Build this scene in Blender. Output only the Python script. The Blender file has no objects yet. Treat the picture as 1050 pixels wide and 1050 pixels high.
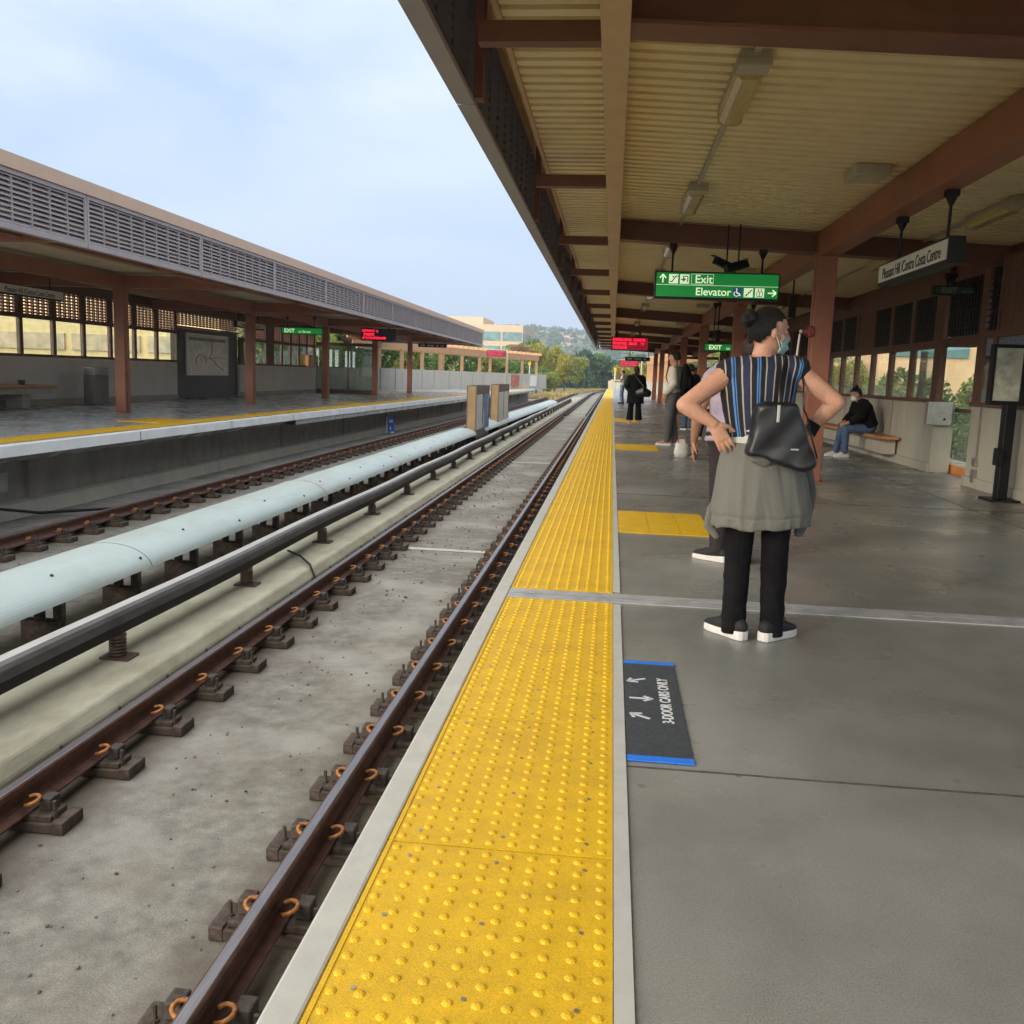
import bpy, math, random
import numpy as np
from mathutils import Vector, Matrix
R = math.radians
random.seed(7)
S = bpy.context.scene
# ------------------------------------------------------------ camera
FPX, YAW, PITCH, ROLL, CAMH = 954.72, 0.101557565, 0.146061802, 0.0353137094, 1.27
def cam_axes():
    cy, sy = math.cos(YAW), math.sin(YAW)
    f = Vector((-sy*math.cos(PITCH), cy*math.cos(PITCH), -math.sin(PITCH)))
    r = Vector((cy, sy, 0)); u = r.cross(f)
    c, s = math.cos(ROLL), math.sin(ROLL)
    return c*r+s*u, -s*r+c*u, f
cr, cu, cf = cam_axes()
cd = bpy.data.cameras.new('camera'); cam = bpy.data.objects.new('camera', cd); S.collection.objects.link(cam)
cd.sensor_width = 36; cd.lens = FPX/1050*36; cd.clip_start = .05; cd.clip_end = 6000
m = Matrix((cr, cu, -cf)).transposed().to_4x4(); m.translation = Vector((0, 0, CAMH)); cam.matrix_world = m
S.camera = cam
# ------------------------------------------------------------ light
SUN_EL, SUN_AZ = R(13), R(222)      # azimuth of the sun, clockwise from +Y: behind and to the left
sd = Vector((math.sin(SUN_AZ)*math.cos(SUN_EL), math.cos(SUN_AZ)*math.cos(SUN_EL), math.sin(SUN_EL)))
sl = bpy.data.lights.new('sun', 'SUN'); sl.energy = 1.5; sl.angle = R(10); sl.color = (1, .84, .66)
so = bpy.data.objects.new('sun', sl); S.collection.objects.link(so)
so.rotation_euler = (-sd).to_track_quat('-Z', 'Y').to_euler()
W = bpy.data.worlds.new('World'); S.world = W; W.use_nodes = True
wn, wl = W.node_tree.nodes, W.node_tree.links
wn.clear()
wo = wn.new('ShaderNodeOutputWorld'); wb = wn.new('ShaderNodeBackground')
sky = wn.new('ShaderNodeTexSky'); sky.sky_type = 'NISHITA'; sky.sun_disc = False
sky.sun_elevation = SUN_EL; sky.sun_rotation = SUN_AZ; sky.air_density = 1.0; sky.dust_density = 1.2; sky.ozone_density = 1.5
tc = wn.new('ShaderNodeTexCoord'); mp = wn.new('ShaderNodeMapping'); mp.inputs['Scale'].default_value = (1.2, 1.2, 4.2)
wl.new(tc.outputs['Generated'], mp.inputs[0])
nz = wn.new('ShaderNodeTexNoise'); nz.inputs['Scale'].default_value = 1.7; nz.inputs['Detail'].default_value = 7; nz.inputs['Roughness'].default_value = .52; nz.inputs['Distortion'].default_value = .4
wl.new(mp.outputs[0], nz.inputs['Vector'])
cl = wn.new('ShaderNodeValToRGB'); cl.color_ramp.elements[0].position = .34; cl.color_ramp.elements[1].position = .66
cl.color_ramp.elements[0].color = (5.2, 6.7, 8.9, 1); cl.color_ramp.elements[1].color = (9.7, 10.2, 10.8, 1)
wl.new(nz.outputs['Fac'], cl.inputs[0])
sx = wn.new('ShaderNodeSeparateXYZ'); wl.new(tc.outputs['Generated'], sx.inputs[0])
hz = wn.new('ShaderNodeMapRange'); hz.inputs['From Min'].default_value = 0; hz.inputs['From Max'].default_value = .45; hz.inputs['To Min'].default_value = 0; hz.inputs['To Max'].default_value = 1
wl.new(sx.outputs['Z'], hz.inputs['Value'])
low = wn.new('ShaderNodeMixRGB'); low.inputs[1].default_value = (4.2, 5.7, 8.2, 1)   # clear lower band of sky behind the cloud sheet
wl.new(hz.outputs[0], low.inputs[0]); wl.new(cl.outputs[0], low.inputs[2])
mx = wn.new('ShaderNodeMixRGB'); mx.inputs[0].default_value = .86
wl.new(sky.outputs[0], mx.inputs[1]); wl.new(low.outputs[0], mx.inputs[2])
# the veiled sun brightens the clouds overhead and behind the camera
dt = wn.new('ShaderNodeVectorMath'); dt.operation = 'DOT_PRODUCT'; dt.inputs[1].default_value = (sd.x*.8, sd.y*.8, .62)
wl.new(tc.outputs['Generated'], dt.inputs[0])
gl = wn.new('ShaderNodeMapRange'); gl.inputs['From Min'].default_value = .12; gl.inputs['From Max'].default_value = 1.0; gl.inputs['To Min'].default_value = 0; gl.inputs['To Max'].default_value = 1
wl.new(dt.outputs['Value'], gl.inputs['Value'])
gw = wn.new('ShaderNodeMixRGB'); gw.inputs[2].default_value = (31, 29.8, 27.6, 1)
wl.new(gl.outputs[0], gw.inputs[0]); wl.new(mx.outputs[0], gw.inputs[1])
wl.new(gw.outputs[0], wb.inputs[0]); wb.inputs[1].default_value = .106
wl.new(wb.outputs[0], wo.inputs[0])
S.view_settings.view_transform = 'Standard'; S.view_settings.look = 'None'; S.view_settings.gamma = 1
S.view_settings.exposure = .25
S.render.engine = 'CYCLES'
S.cycles.max_bounces = 9; S.cycles.diffuse_bounces = 5; S.cycles.glossy_bounces = 3; S.cycles.transmission_bounces = 4
S.cycles.transparent_max_bounces = 12; S.cycles.caustics_reflective = False; S.cycles.caustics_refractive = False

# ------------------------------------------------------------ materials
MATS = {}
def mat(name, col, rough=.6, metal=0, var=.12, scale=6, col2=None, mix=None, bump=0, bscale=60, stretch=None, spec=.5, rvar=0, coord='pos', emit=None, estr=0, dirt=None, detail=6, speck=None, spots=None):
    """procedural material: base colour broken up by two octaves of noise, optional second colour, dirt, bump"""
    if name in MATS: return MATS[name]
    M = bpy.data.materials.new(name); M.use_nodes = True
    n, l = M.node_tree.nodes, M.node_tree.links
    b = n['Principled BSDF']
    if coord == 'pos':
        g = n.new('ShaderNodeNewGeometry'); src = g.outputs['Position']
    else:
        g = n.new('ShaderNodeTexCoord'); src = g.outputs['Object']
    mpn = n.new('ShaderNodeMapping'); l.new(src, mpn.inputs[0])
    if stretch: mpn.inputs['Scale'].default_value = stretch
    t = n.new('ShaderNodeTexNoise'); t.inputs['Scale'].default_value = scale; t.inputs['Detail'].default_value = detail; t.inputs['Roughness'].default_value = .62
    l.new(mpn.outputs[0], t.inputs['Vector'])
    rp = n.new('ShaderNodeValToRGB'); rp.color_ramp.elements[0].position = .3; rp.color_ramp.elements[1].position = .7
    c = col; d = tuple(x*(1-var*1.6) for x in c); u = tuple(min(1, x*(1+var)) for x in c)
    rp.color_ramp.elements[0].color = (*d, 1); rp.color_ramp.elements[1].color = (*u, 1)
    l.new(t.outputs['Fac'], rp.inputs[0]); out = rp.outputs[0]
    if col2:
        t2 = n.new('ShaderNodeTexNoise'); t2.inputs['Scale'].default_value = (mix or (1, .5, .6))[0]; t2.inputs['Detail'].default_value = 5
        l.new(mpn.outputs[0], t2.inputs['Vector'])
        r2 = n.new('ShaderNodeMapRange'); r2.inputs['From Min'].default_value = (mix or (1, .5, .6))[1]; r2.inputs['From Max'].default_value = (mix or (1, .5, .6))[2]
        l.new(t2.outputs['Fac'], r2.inputs['Value'])
        mm = n.new('ShaderNodeMixRGB'); l.new(r2.outputs[0], mm.inputs[0]); l.new(out, mm.inputs[1]); mm.inputs[2].default_value = (*col2, 1); out = mm.outputs[0]
    if dirt:
        t3 = n.new('ShaderNodeTexNoise'); t3.inputs['Scale'].default_value = dirt[0]; t3.inputs['Detail'].default_value = 9; t3.inputs['Roughness'].default_value = .7
        l.new(mpn.outputs[0], t3.inputs['Vector'])
        r3 = n.new('ShaderNodeMapRange'); r3.inputs['From Min'].default_value = dirt[1]; r3.inputs['From Max'].default_value = dirt[2]; r3.inputs['To Max'].default_value = dirt[3]
        l.new(t3.outputs['Fac'], r3.inputs['Value'])
        mm = n.new('ShaderNodeMixRGB'); l.new(r3.outputs[0], mm.inputs[0]); l.new(out, mm.inputs[1]); mm.inputs[2].default_value = (*dirt[4], 1); out = mm.outputs[0]
    if spots:     # trodden gum and small round stains, each in its own cell, most cells empty
        vo = n.new('ShaderNodeTexVoronoi'); vo.inputs['Scale'].default_value = spots[0]; l.new(src, vo.inputs['Vector'])
        lt = n.new('ShaderNodeMapRange'); lt.inputs['From Min'].default_value = spots[1]; lt.inputs['From Max'].default_value = spots[1]*1.5; lt.inputs['To Min'].default_value = 1; lt.inputs['To Max'].default_value = 0; l.new(vo.outputs['Distance'], lt.inputs['Value'])
        sc3 = n.new('ShaderNodeSeparateColor'); l.new(vo.outputs['Color'], sc3.inputs[0]); gt = n.new('ShaderNodeMath'); gt.operation = 'GREATER_THAN'; gt.inputs[1].default_value = 1-spots[2]; l.new(sc3.outputs[0], gt.inputs[0])
        mu = n.new('ShaderNodeMath'); mu.operation = 'MULTIPLY'; l.new(lt.outputs[0], mu.inputs[0]); l.new(gt.outputs[0], mu.inputs[1])
        m2_ = n.new('ShaderNodeMath'); m2_.operation = 'MULTIPLY'; m2_.inputs[1].default_value = .55; l.new(mu.outputs[0], m2_.inputs[0])
        mm = n.new('ShaderNodeMixRGB'); l.new(m2_.outputs[0], mm.inputs[0]); l.new(out, mm.inputs[1]); mm.inputs[2].default_value = (*spots[3], 1); out = mm.outputs[0]
    if speck:
        t5 = n.new('ShaderNodeTexNoise'); t5.inputs['Scale'].default_value = speck[0]; t5.inputs['Detail'].default_value = 3; l.new(src, t5.inputs['Vector'])
        r5 = n.new('ShaderNodeMapRange'); r5.inputs['From Min'].default_value = .3; r5.inputs['From Max'].default_value = .7; r5.inputs['To Min'].default_value = 1-speck[1]; r5.inputs['To Max'].default_value = 1+speck[1]; l.new(t5.outputs['Fac'], r5.inputs['Value'])
        m5 = n.new('ShaderNodeVectorMath'); m5.operation = 'SCALE'; l.new(out, m5.inputs[0]); l.new(r5.outputs[0], m5.inputs['Scale']); out = m5.outputs[0]
    l.new(out, b.inputs['Base Color'])
    b.inputs['Metallic'].default_value = metal; b.inputs['Roughness'].default_value = rough; b.inputs['Specular IOR Level'].default_value = spec
    if rvar:
        t4 = n.new('ShaderNodeTexNoise'); t4.inputs['Scale'].default_value = 1.3; t4.inputs['Detail'].default_value = 6; l.new(mpn.outputs[0], t4.inputs['Vector'])
        r4 = n.new('ShaderNodeMapRange'); r4.inputs['From Min'].default_value = .3; r4.inputs['From Max'].default_value = .7
        r4.inputs['To Min'].default_value = rough-rvar; r4.inputs['To Max'].default_value = rough+rvar; l.new(t4.outputs['Fac'], r4.inputs['Value']); l.new(r4.outputs[0], b.inputs['Roughness'])
    if bump:
        tb = n.new('ShaderNodeTexNoise'); tb.inputs['Scale'].default_value = bscale; tb.inputs['Detail'].default_value = 4; l.new(mpn.outputs[0], tb.inputs['Vector'])
        bp = n.new('ShaderNodeBump'); bp.inputs['Strength'].default_value = bump; bp.inputs['Distance'].default_value = .01; l.new(tb.outputs['Fac'], bp.inputs['Height']); l.new(bp.outputs[0], b.inputs['Normal'])
    if emit:
        b.inputs['Emission Color'].default_value = (*emit, 1); b.inputs['Emission Strength'].default_value = estr
    MATS[name] = M; return M
def glass(name, tint=(.9, .95, .93), refl=.12, rough=.02):
    if name in MATS: return MATS[name]
    M = bpy.data.materials.new(name); M.use_nodes = True; n, l = M.node_tree.nodes, M.node_tree.links; n.clear()
    o = n.new('ShaderNodeOutputMaterial'); a = n.new('ShaderNodeBsdfTransparent'); a.inputs[0].default_value = (*tint, 1)
    g = n.new('ShaderNodeBsdfGlossy'); g.inputs['Roughness'].default_value = rough; g.inputs['Color'].default_value = (.9, .93, .95, 1)
    d = n.new('ShaderNodeBsdfDiffuse'); d.inputs[0].default_value = (.6, .62, .58, 1)
    nn = n.new('ShaderNodeTexNoise'); nn.inputs['Scale'].default_value = 3; nn.inputs['Detail'].default_value = 6
    mr = n.new('ShaderNodeMapRange'); mr.inputs['From Min'].default_value = .35; mr.inputs['From Max'].default_value = .8; mr.inputs['To Min'].default_value = .06; mr.inputs['To Max'].default_value = .20
    l.new(nn.outputs['Fac'], mr.inputs['Value'])
    m1 = n.new('ShaderNodeMixShader'); m2 = n.new('ShaderNodeMixShader'); m1.inputs[0].default_value = refl
    l.new(a.outputs[0], m1.inputs[1]); l.new(g.outputs[0], m1.inputs[2]); l.new(mr.outputs[0], m2.inputs[0]); l.new(m1.outputs[0], m2.inputs[1]); l.new(d.outputs[0], m2.inputs[2])
    l.new(m2.outputs[0], o.inputs[0]); MATS[name] = M; return M
concrete = mat('floor_concrete', (.200, .200, .180), .31, var=.10, scale=3.5, col2=(.275, .272, .245), mix=(.45, .45, .6), bump=.07, bscale=320, rvar=.13, dirt=(1.1, .47, .70, .5, (.13, .125, .11)), speck=(210, .26), spots=(5.5, .06, .45, (.10, .095, .085)))
floor_l = mat('floor_concrete_dark', (.33, .335, .34), .26, var=.10, scale=2, bump=.05, bscale=100, rvar=.10, dirt=(1.4, .5, .8, .4, (.16, .16, .16)))
wallc = mat('wall_concrete', (.40, .38, .31), .85, var=.09, scale=3, stretch=(1, 1, .35), bump=.25, bscale=45, dirt=(2.5, .5, .8, .55, (.20, .185, .15)))
bedc = mat('trackbed_concrete', (.215, .206, .18), .9, var=.24, scale=8, bump=.35, bscale=60, col2=(.30, .29, .26), mix=(.8, .5, .66), dirt=(1.7, .48, .68, .65, (.13, .105, .08)), speck=(120, .28), spots=(7, .05, .3, (.08, .065, .05)))
bedw = mat('limewash_concrete', (.36, .35, .27), .85, var=.12, scale=5, bump=.3, bscale=50, dirt=(2.3, .48, .7, .7, (.20, .18, .12)), stretch=(1, .4, 1))
undc = mat('platform_wall_concrete', (.27, .255, .225), .9, var=.15, scale=3, stretch=(1, 1, .4), bump=.2, dirt=(2, .5, .8, .6, (.10, .085, .075)))
coping = mat('coping_concrete', (.44, .44, .40), .75, var=.06, scale=8, bump=.07, bscale=120, dirt=(6, .55, .8, .4, (.28, .27, .24)))
coping_face = mat('coping_face', (.78, .80, .81), .7, var=.08, scale=2, bump=.1, dirt=(3, .55, .8, .35, (.28, .28, .28)))
yellow = mat('tactile_yellow', (.70, .42, .003), .55, var=.08, scale=9, bump=.22, bscale=420, dirt=(2.2, .48, .75, .6, (.47, .29, .02)), speck=(260, .2), spots=(11, .05, .22, (.22, .14, .03)))
steelstrip = mat('joint_steel', (.42, .43, .43), .5, metal=.2, var=.15, scale=9, dirt=(5, .5, .7, .5, (.2, .18, .16)))
brown = mat('brown_steel', (.27, .100, .055), .5, var=.10, scale=3, bump=.05, bscale=30, dirt=(4, .6, .85, .5, (.12, .05, .035)))
brown_d = mat('dark_brown_steel', (.17, .066, .042), .55, var=.12, scale=3, dirt=(4, .6, .85, .4, (.07, .035, .025)))
tanbeam = mat('tan_steel', (.56, .38, .23), .5, var=.08, scale=2.5, dirt=(3, .6, .85, .35, (.30, .18, .11)))
cream = mat('cream_deck', (.82, .70, .42), .38, var=.05, scale=4, dirt=(1.6, .54, .8, .45, (.50, .40, .22)))
fascia = mat('fascia_mauve', (.37, .335, .35), .55, var=.06, scale=3, dirt=(3, .6, .8, .3, (.22, .19, .20)))
fascia_shaded = mat('fascia_inside_shaded', (.10, .09, .11), .6, var=.1, scale=3)  # mauve fascia darkened: shade of the backlit inner side put into the colour
captan = mat('roof_cap_tan', (.56, .40, .30), .55, var=.05, scale=2, dirt=(3, .6, .85, .3, (.40, .28, .21)))
wood = mat('brown_timber', (.135, .062, .035), .6, var=.25, scale=8, stretch=(1, 6, .25), bump=.2, bscale=50)
orange_timber = mat('orange_timber', (.62, .24, .06), .5, var=.15, scale=5, stretch=(1, .3, 1))
rust = mat('rusty_rail', (.110, .048, .034), .62, metal=.25, var=.3, scale=14, bump=.3, bscale=90, dirt=(10, .5, .7, .5, (.19, .075, .035)))
railtop = mat('worn_railhead', (.25, .225, .225), .33, metal=.9, var=.15, scale=20, stretch=(6, .3, 1))
padm = mat('fastener_iron', (.052, .040, .033), .75, var=.35, scale=18, bump=.5, bscale=60, dirt=(9, .45, .7, .6, (.15, .10, .065)), coord='obj')
clipm = mat('rusty_clip', (.40, .165, .045), .6, metal=.3, var=.35, scale=60, bump=.3, bscale=200, coord='obj')
coverw = mat('cover_fibreglass', (.42, .50, .50), .42, var=.05, scale=2, dirt=(2.6, .5, .72, .5, (.29, .32, .29)), stretch=(1, .4, 1))
covergrey = mat('cover_board_grey', (.38, .38, .37), .55, var=.12, scale=5, stretch=(1, .25, 1), dirt=(6, .55, .75, .5, (.28, .25, .22)))
blackiron = mat('black_iron', (.010, .009, .009), .6, var=.4, scale=20, dirt=(12, .55, .75, .4, (.07, .045, .035)))
insul = mat('brown_insulator', (.07, .04, .032), .35, var=.3, scale=20, coord='obj')
black = mat('black_paint', (.006, .006, .007), .5, spec=.3, var=.3, scale=10)
darkpanel = mat('dark_panel', (.028, .026, .026), .5, var=.25, scale=3)
white_paint = mat('white_enamel', (.72, .72, .70), .4, var=.04, scale=4)
greyw = mat('sign_face_grey', (.66, .65, .61), .45, var=.05, scale=4)
greenf = mat('green_sign_face', (.0, .13, .025), .35, var=.12, scale=3, emit=(.0, .42, .06), estr=.26)
green_l = mat('sign_white_lit', (.8, .85, .7), .4, var=.02, emit=(.75, 1, .6), estr=.55)
bluef = mat('sign_blue', (.02, .09, .25), .4, var=.1, scale=10, emit=(.02, .1, .3), estr=.2)
led = mat('red_led', (.5, .01, .02), .4, var=.05, emit=(1.0, .012, .05), estr=2.6)
ledglow = mat('led_board', (.06, .004, .008), .3, var=.1, emit=(.55, .0, .03), estr=.35)
ledpink = mat('pink_led', (.5, .03, .06), .4, var=.05, emit=(1, .06, .14), estr=.9)
lampbody = mat('lamp_housing', (.42, .38, .30), .5, var=.06, scale=6)
lens_m = mat('lamp_lens', (.62, .50, .20), .12, var=.12, scale=9, stretch=(8, 1, 1), spec=.8)
steel = mat('stainless', (.42, .40, .36), .35, metal=.8, var=.12, scale=8)
bench_wood = mat('bench_timber', (.42, .20, .085), .5, var=.2, scale=8, stretch=(1, .3, 1))
mapm = mat('map_print', (.55, .64, .56), .3, var=.25, scale=3, col2=(.62, .66, .54), mix=(2, .45, .6))
postergl = mat('poster_print', (.46, .47, .38), .18, var=.35, scale=5, stretch=(1, 3, 1), col2=(.42, .42, .36), mix=(3, .5, .62))
matm = mat('grit_mat', (.045, .052, .058), .85, var=.25, scale=60, bump=.5, bscale=500)
bluetape = mat('blue_tape', (.02, .19, .78), .5, var=.08, scale=10)
whitetape = mat('white_marking', (.62, .63, .64), .6, var=.1, scale=20)
redbell = mat('red_alarm', (.16, .015, .018), .35, var=.2, scale=8)
gwin = glass('window_glass'); gscr = glass('screen_glass', (.72, .82, .78), .18)
def rust_bands(M, xs, hw, col):
    n, l = M.node_tree.nodes, M.node_tree.links; b = n['Principled BSDF']; src = b.inputs['Base Color'].links[0].from_socket
    g = n.new('ShaderNodeNewGeometry'); s_ = n.new('ShaderNodeSeparateXYZ'); l.new(g.outputs['Position'], s_.inputs[0]); acc = None
    for x in xs:
        a = n.new('ShaderNodeMath'); a.operation = 'SUBTRACT'; a.inputs[1].default_value = x; l.new(s_.outputs[0], a.inputs[0])
        c = n.new('ShaderNodeMath'); c.operation = 'ABSOLUTE'; l.new(a.outputs[0], c.inputs[0])
        if acc is None: acc = c
        else: m_ = n.new('ShaderNodeMath'); m_.operation = 'MINIMUM'; l.new(acc.outputs[0], m_.inputs[0]); l.new(c.outputs[0], m_.inputs[1]); acc = m_
    t = n.new('ShaderNodeTexNoise'); t.inputs['Scale'].default_value = 2.4; t.inputs['Detail'].default_value = 8; t.inputs['Roughness'].default_value = .7; l.new(g.outputs['Position'], t.inputs['Vector'])
    ad = n.new('ShaderNodeMath'); ad.operation = 'MULTIPLY_ADD'; ad.inputs[1].default_value = -hw*1.9; l.new(t.outputs['Fac'], ad.inputs[0]); l.new(acc.outputs[0], ad.inputs[2])
    r = n.new('ShaderNodeMapRange'); r.inputs['From Min'].default_value = -hw*.75; r.inputs['From Max'].default_value = hw*.45; r.inputs['To Min'].default_value = .8; r.inputs['To Max'].default_value = 0; l.new(ad.outputs[0], r.inputs['Value'])
    mm = n.new('ShaderNodeMixRGB'); l.new(r.outputs[0], mm.inputs[0]); l.new(src, mm.inputs[1]); mm.inputs[2].default_value = (*col, 1); l.new(mm.outputs[0], b.inputs['Base Color'])
rust_bands(bedc, (-1.405, -3.13, -6.05, -7.78), .34, (.088, .068, .050))
# ------------------------------------------------------------ mesh helpers
COL = S.collection
ORG = {}
class MB:
    def __init__(s): s.V = []; s.F = []; s.M = []; s.mi = 0
    def m(s, i): s.mi = i; return s
    def face(s, idx): s.F.append(idx); s.M.append(s.mi)
    def add(s, vs, fs):
        o = len(s.V); s.V += [tuple(v) for v in vs]
        for f in fs: s.face([o+i for i in f])
        return s
    def box(s, x0, y0, z0, x1, y1, z1):
        return s.add([(x0,y0,z0),(x1,y0,z0),(x1,y1,z0),(x0,y1,z0),(x0,y0,z1),(x1,y0,z1),(x1,y1,z1),(x0,y1,z1)],
                     [(3,2,1,0),(4,5,6,7),(0,1,5,4),(1,2,6,5),(2,3,7,6),(3,0,4,7)])
    def obox(s, c, h, rot):
        c = Vector(c); vs = [c + rot @ Vector((h[0]*a, h[1]*b, h[2]*d)) for d in (-1,1) for a, b in ((-1,-1),(1,-1),(1,1),(-1,1))]
        return s.add(vs, [(3,2,1,0),(4,5,6,7),(0,1,5,4),(1,2,6,5),(2,3,7,6),(3,0,4,7)])
    def hexa(s, a, b):   # two quads (4 points each) joined
        return s.add(list(a)+list(b), [(3,2,1,0),(4,5,6,7),(0,1,5,4),(1,2,6,5),(2,3,7,6),(3,0,4,7)])
    def tube(s, pts, rad, n=12, side=None, cap=True, rounded=False):
        pts = [Vector(p) for p in pts]
        rad = [(r, r) if not isinstance(r, (tuple, list)) else r for r in (rad if isinstance(rad, (list,)) else [rad]*len(pts))]
        P, Rr = list(pts), list(rad)
        if rounded:
            def ends(p, q, r):
                d = (p-q).normalized(); mr = min(r)
                return [(p+d*mr*k, (r[0]*w, r[1]*w)) for k, w in ((.97, .2), (.78, .62), (.42, .9))]
            a = ends(P[0], P[1], Rr[0]); b = ends(P[-1], P[-2], Rr[-1])
            T = [(P[1]-P[0])]*3 + [None]*len(P) + [(P[-1]-P[-2])]*3
            P = [x[0] for x in a]+P+[x[0] for x in b[::-1]]; Rr = [x[1] for x in a]+Rr+[x[1] for x in b[::-1]]
        o = len(s.V); prev = Vector(side) if side else None
        for i, p in enumerate(P):
            t = (P[min(i+1, len(P)-1)] - P[max(i-1, 0)]).normalized()
            if prev is None: prev = Vector((0,0,1)) if abs(t.z) < .9 else Vector((1,0,0))
            sd_ = prev - t*prev.dot(t)
            if sd_.length < 1e-6: sd_ = t.orthogonal()
            sd_.normalize(); 
            if not side: prev = sd_
            w = t.cross(sd_)
            for k in range(n):
                a = 2*math.pi*k/n
                s.V.append(tuple(p + sd_*math.cos(a)*Rr[i][0] + w*math.sin(a)*Rr[i][1]))
        for i in range(len(P)-1):
            for k in range(n):
                k2 = (k+1) % n; s.face([o+i*n+k, o+i*n+k2, o+(i+1)*n+k2, o+(i+1)*n+k])
        if cap:
            s.face([o+k for k in range(n)][::-1]); s.face([o+(len(P)-1)*n+k for k in range(n)])
        return s
    def cyl(s, a, b, r, n=16): return s.tube([a, b], r, n)
    def ell(s, c, r, fx=(1,0,0), fz=(0,0,1), n=14, k=9):
        c = Vector(c); z = Vector(fz).normalized(); x = Vector(fx); x = (x - z*x.dot(z)).normalized(); y = z.cross(x)
        o = len(s.V)
        for i in range(k+1):
            ph = math.pi*i/k; rr = max(math.sin(ph), .001)
            for j in range(n):
                a = 2*math.pi*j/n
                s.V.append(tuple(c + x*r[0]*rr*math.cos(a) + y*r[1]*rr*math.sin(a) - z*r[2]*math.cos(ph)))
        for i in range(k):
            for j in range(n):
                j2 = (j+1) % n; s.face([o+i*n+j, o+i*n+j2, o+(i+1)*n+j2, o+(i+1)*n+j])
        return s
    def prism(s, poly, a, b):
        """poly: 2D (x,z) points, extruded in y from a to b"""
        n = len(poly); o = len(s.V)
        s.V += [(p[0], a, p[1]) for p in poly] + [(p[0], b, p[1]) for p in poly]
        for i in range(n): j = (i+1) % n; s.face([o+i, o+j, o+n+j, o+n+i])
        s.face([o+i for i in range(n)][::-1]); s.face([o+n+i for i in range(n)]); return s
    def sweep(s, poly, path):
        """poly (dx,z) cross-section carried along path of (x,y)"""
        n = len(poly); o = len(s.V)
        for (x, y) in path: s.V += [(x+p[0], y, p[1]) for p in poly]
        for k in range(len(path)-1):
            for i in range(n): j = (i+1) % n; s.face([o+k*n+i, o+k*n+j, o+(k+1)*n+j, o+(k+1)*n+i])
        s.face([o+i for i in range(n)][::-1]); s.face([o+(len(path)-1)*n+i for i in range(n)]); return s
    def build(s, name, mats, parent=None, smooth=False, bevel=0, fix=True, **kw):
        me = bpy.data.meshes.new(name); ox = ORG.get(parent, Vector((0,0,0))) if parent else Vector(kw.pop('org', (0,0,0)))
        me.from_pydata([(v[0]-ox[0], v[1]-ox[1], v[2]-ox[2]) for v in s.V], [], s.F)
        for mm in (mats if isinstance(mats, (list, tuple)) else [mats]): me.materials.append(mm)
        me.polygons.foreach_set('material_index', s.M)
        if fix:
            import bmesh
            bm = bmesh.new(); bm.from_mesh(me); bmesh.ops.recalc_face_normals(bm, faces=bm.faces); bm.to_mesh(me); bm.free()
        if smooth: me.polygons.foreach_set('use_smooth', [True]*len(me.polygons))
        o = bpy.data.objects.new(name, me); COL.objects.link(o)
        if parent: o.parent = parent; ORG[o] = ox
        else: o.location = ox; ORG[o] = ox
        if bevel:
            b = o.modifiers.new('bevel', 'BEVEL'); b.width = bevel; b.segments = 2; b.limit_method = 'ANGLE'; b.angle_limit = R(40)
            b.harden_normals = False
        return tag(o, **kw)
def tag(o, label=None, cat=None, group=None, kind=None):
    if label: o['label'] = label
    if cat: o['category'] = cat
    if group: o['group'] = group
    if kind: o['kind'] = kind
    elif cat: o['kind'] = 'thing'
    return o
def thing(name, label, cat, loc=(0,0,0), group=None, kind='thing'):
    o = bpy.data.objects.new(name, None); COL.objects.link(o); o.location = loc; o.empty_display_size = .1
    ORG[o] = Vector(loc); return tag(o, label, cat, group, kind)
def copy_tree(o, loc=None, label=None, parent=None):
    c = o.copy(); COL.objects.link(c)
    if parent: c.parent = parent
    for ch in list(o.children): copy_tree(ch, parent=c)
    if loc is not None: c.location = loc
    if label: c['label'] = label
    return c
def text(name, body, size, loc, rot, m_, parent, extrude=.002, align='LEFT', sx=1, shear=0, offset=0):
    """lettering as a mesh part"""
    cu_ = bpy.data.curves.new(name, 'FONT'); cu_.body = body; cu_.size = size; cu_.extrude = extrude; cu_.align_x = align; cu_.shear = shear; cu_.offset = offset
    o = bpy.data.objects.new(name, cu_); COL.objects.link(o)
    dg = bpy.context.evaluated_depsgraph_get(); me = bpy.data.meshes.new_from_object(o.evaluated_get(dg)); bpy.data.objects.remove(o)
    me.materials.clear(); me.materials.append(m_); o = bpy.data.objects.new(name, me); COL.objects.link(o)
    M_ = rot.to_4x4() @ Matrix.Diagonal((sx, 1, 1, 1)); me.transform(M_)
    o.parent = parent; o.location = Vector(loc) - ORG[parent]; return o
ROT_S = Matrix(((1,0,0),(0,0,-1),(0,1,0)))          # lettering upright, read while looking towards +Y
ROT_W = Matrix(((0,0,-1),(-1,0,0),(0,1,0)))         # read while looking towards +X (faces -X)
ROT_E = Matrix(((0,0,1),(1,0,0),(0,1,0)))           # faces +X
def ray(x, y):
    return (cf + cr*((x-525)/FPX) - cu*((y-525)/FPX))
def at_y(x, y, Y): d = ray(x, y); return Vector((0,0,CAMH)) + d*(Y/d.y)
ORD = ['nearest', 'second nearest', 'third nearest', 'fourth nearest', 'fifth nearest', 'sixth nearest', 'seventh nearest', 'eighth nearest', 'ninth nearest', 'tenth nearest', 'eleventh nearest', 'twelfth nearest', 'thirteenth nearest', 'fourteenth nearest', 'fifteenth nearest', 'sixteenth nearest']
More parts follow.
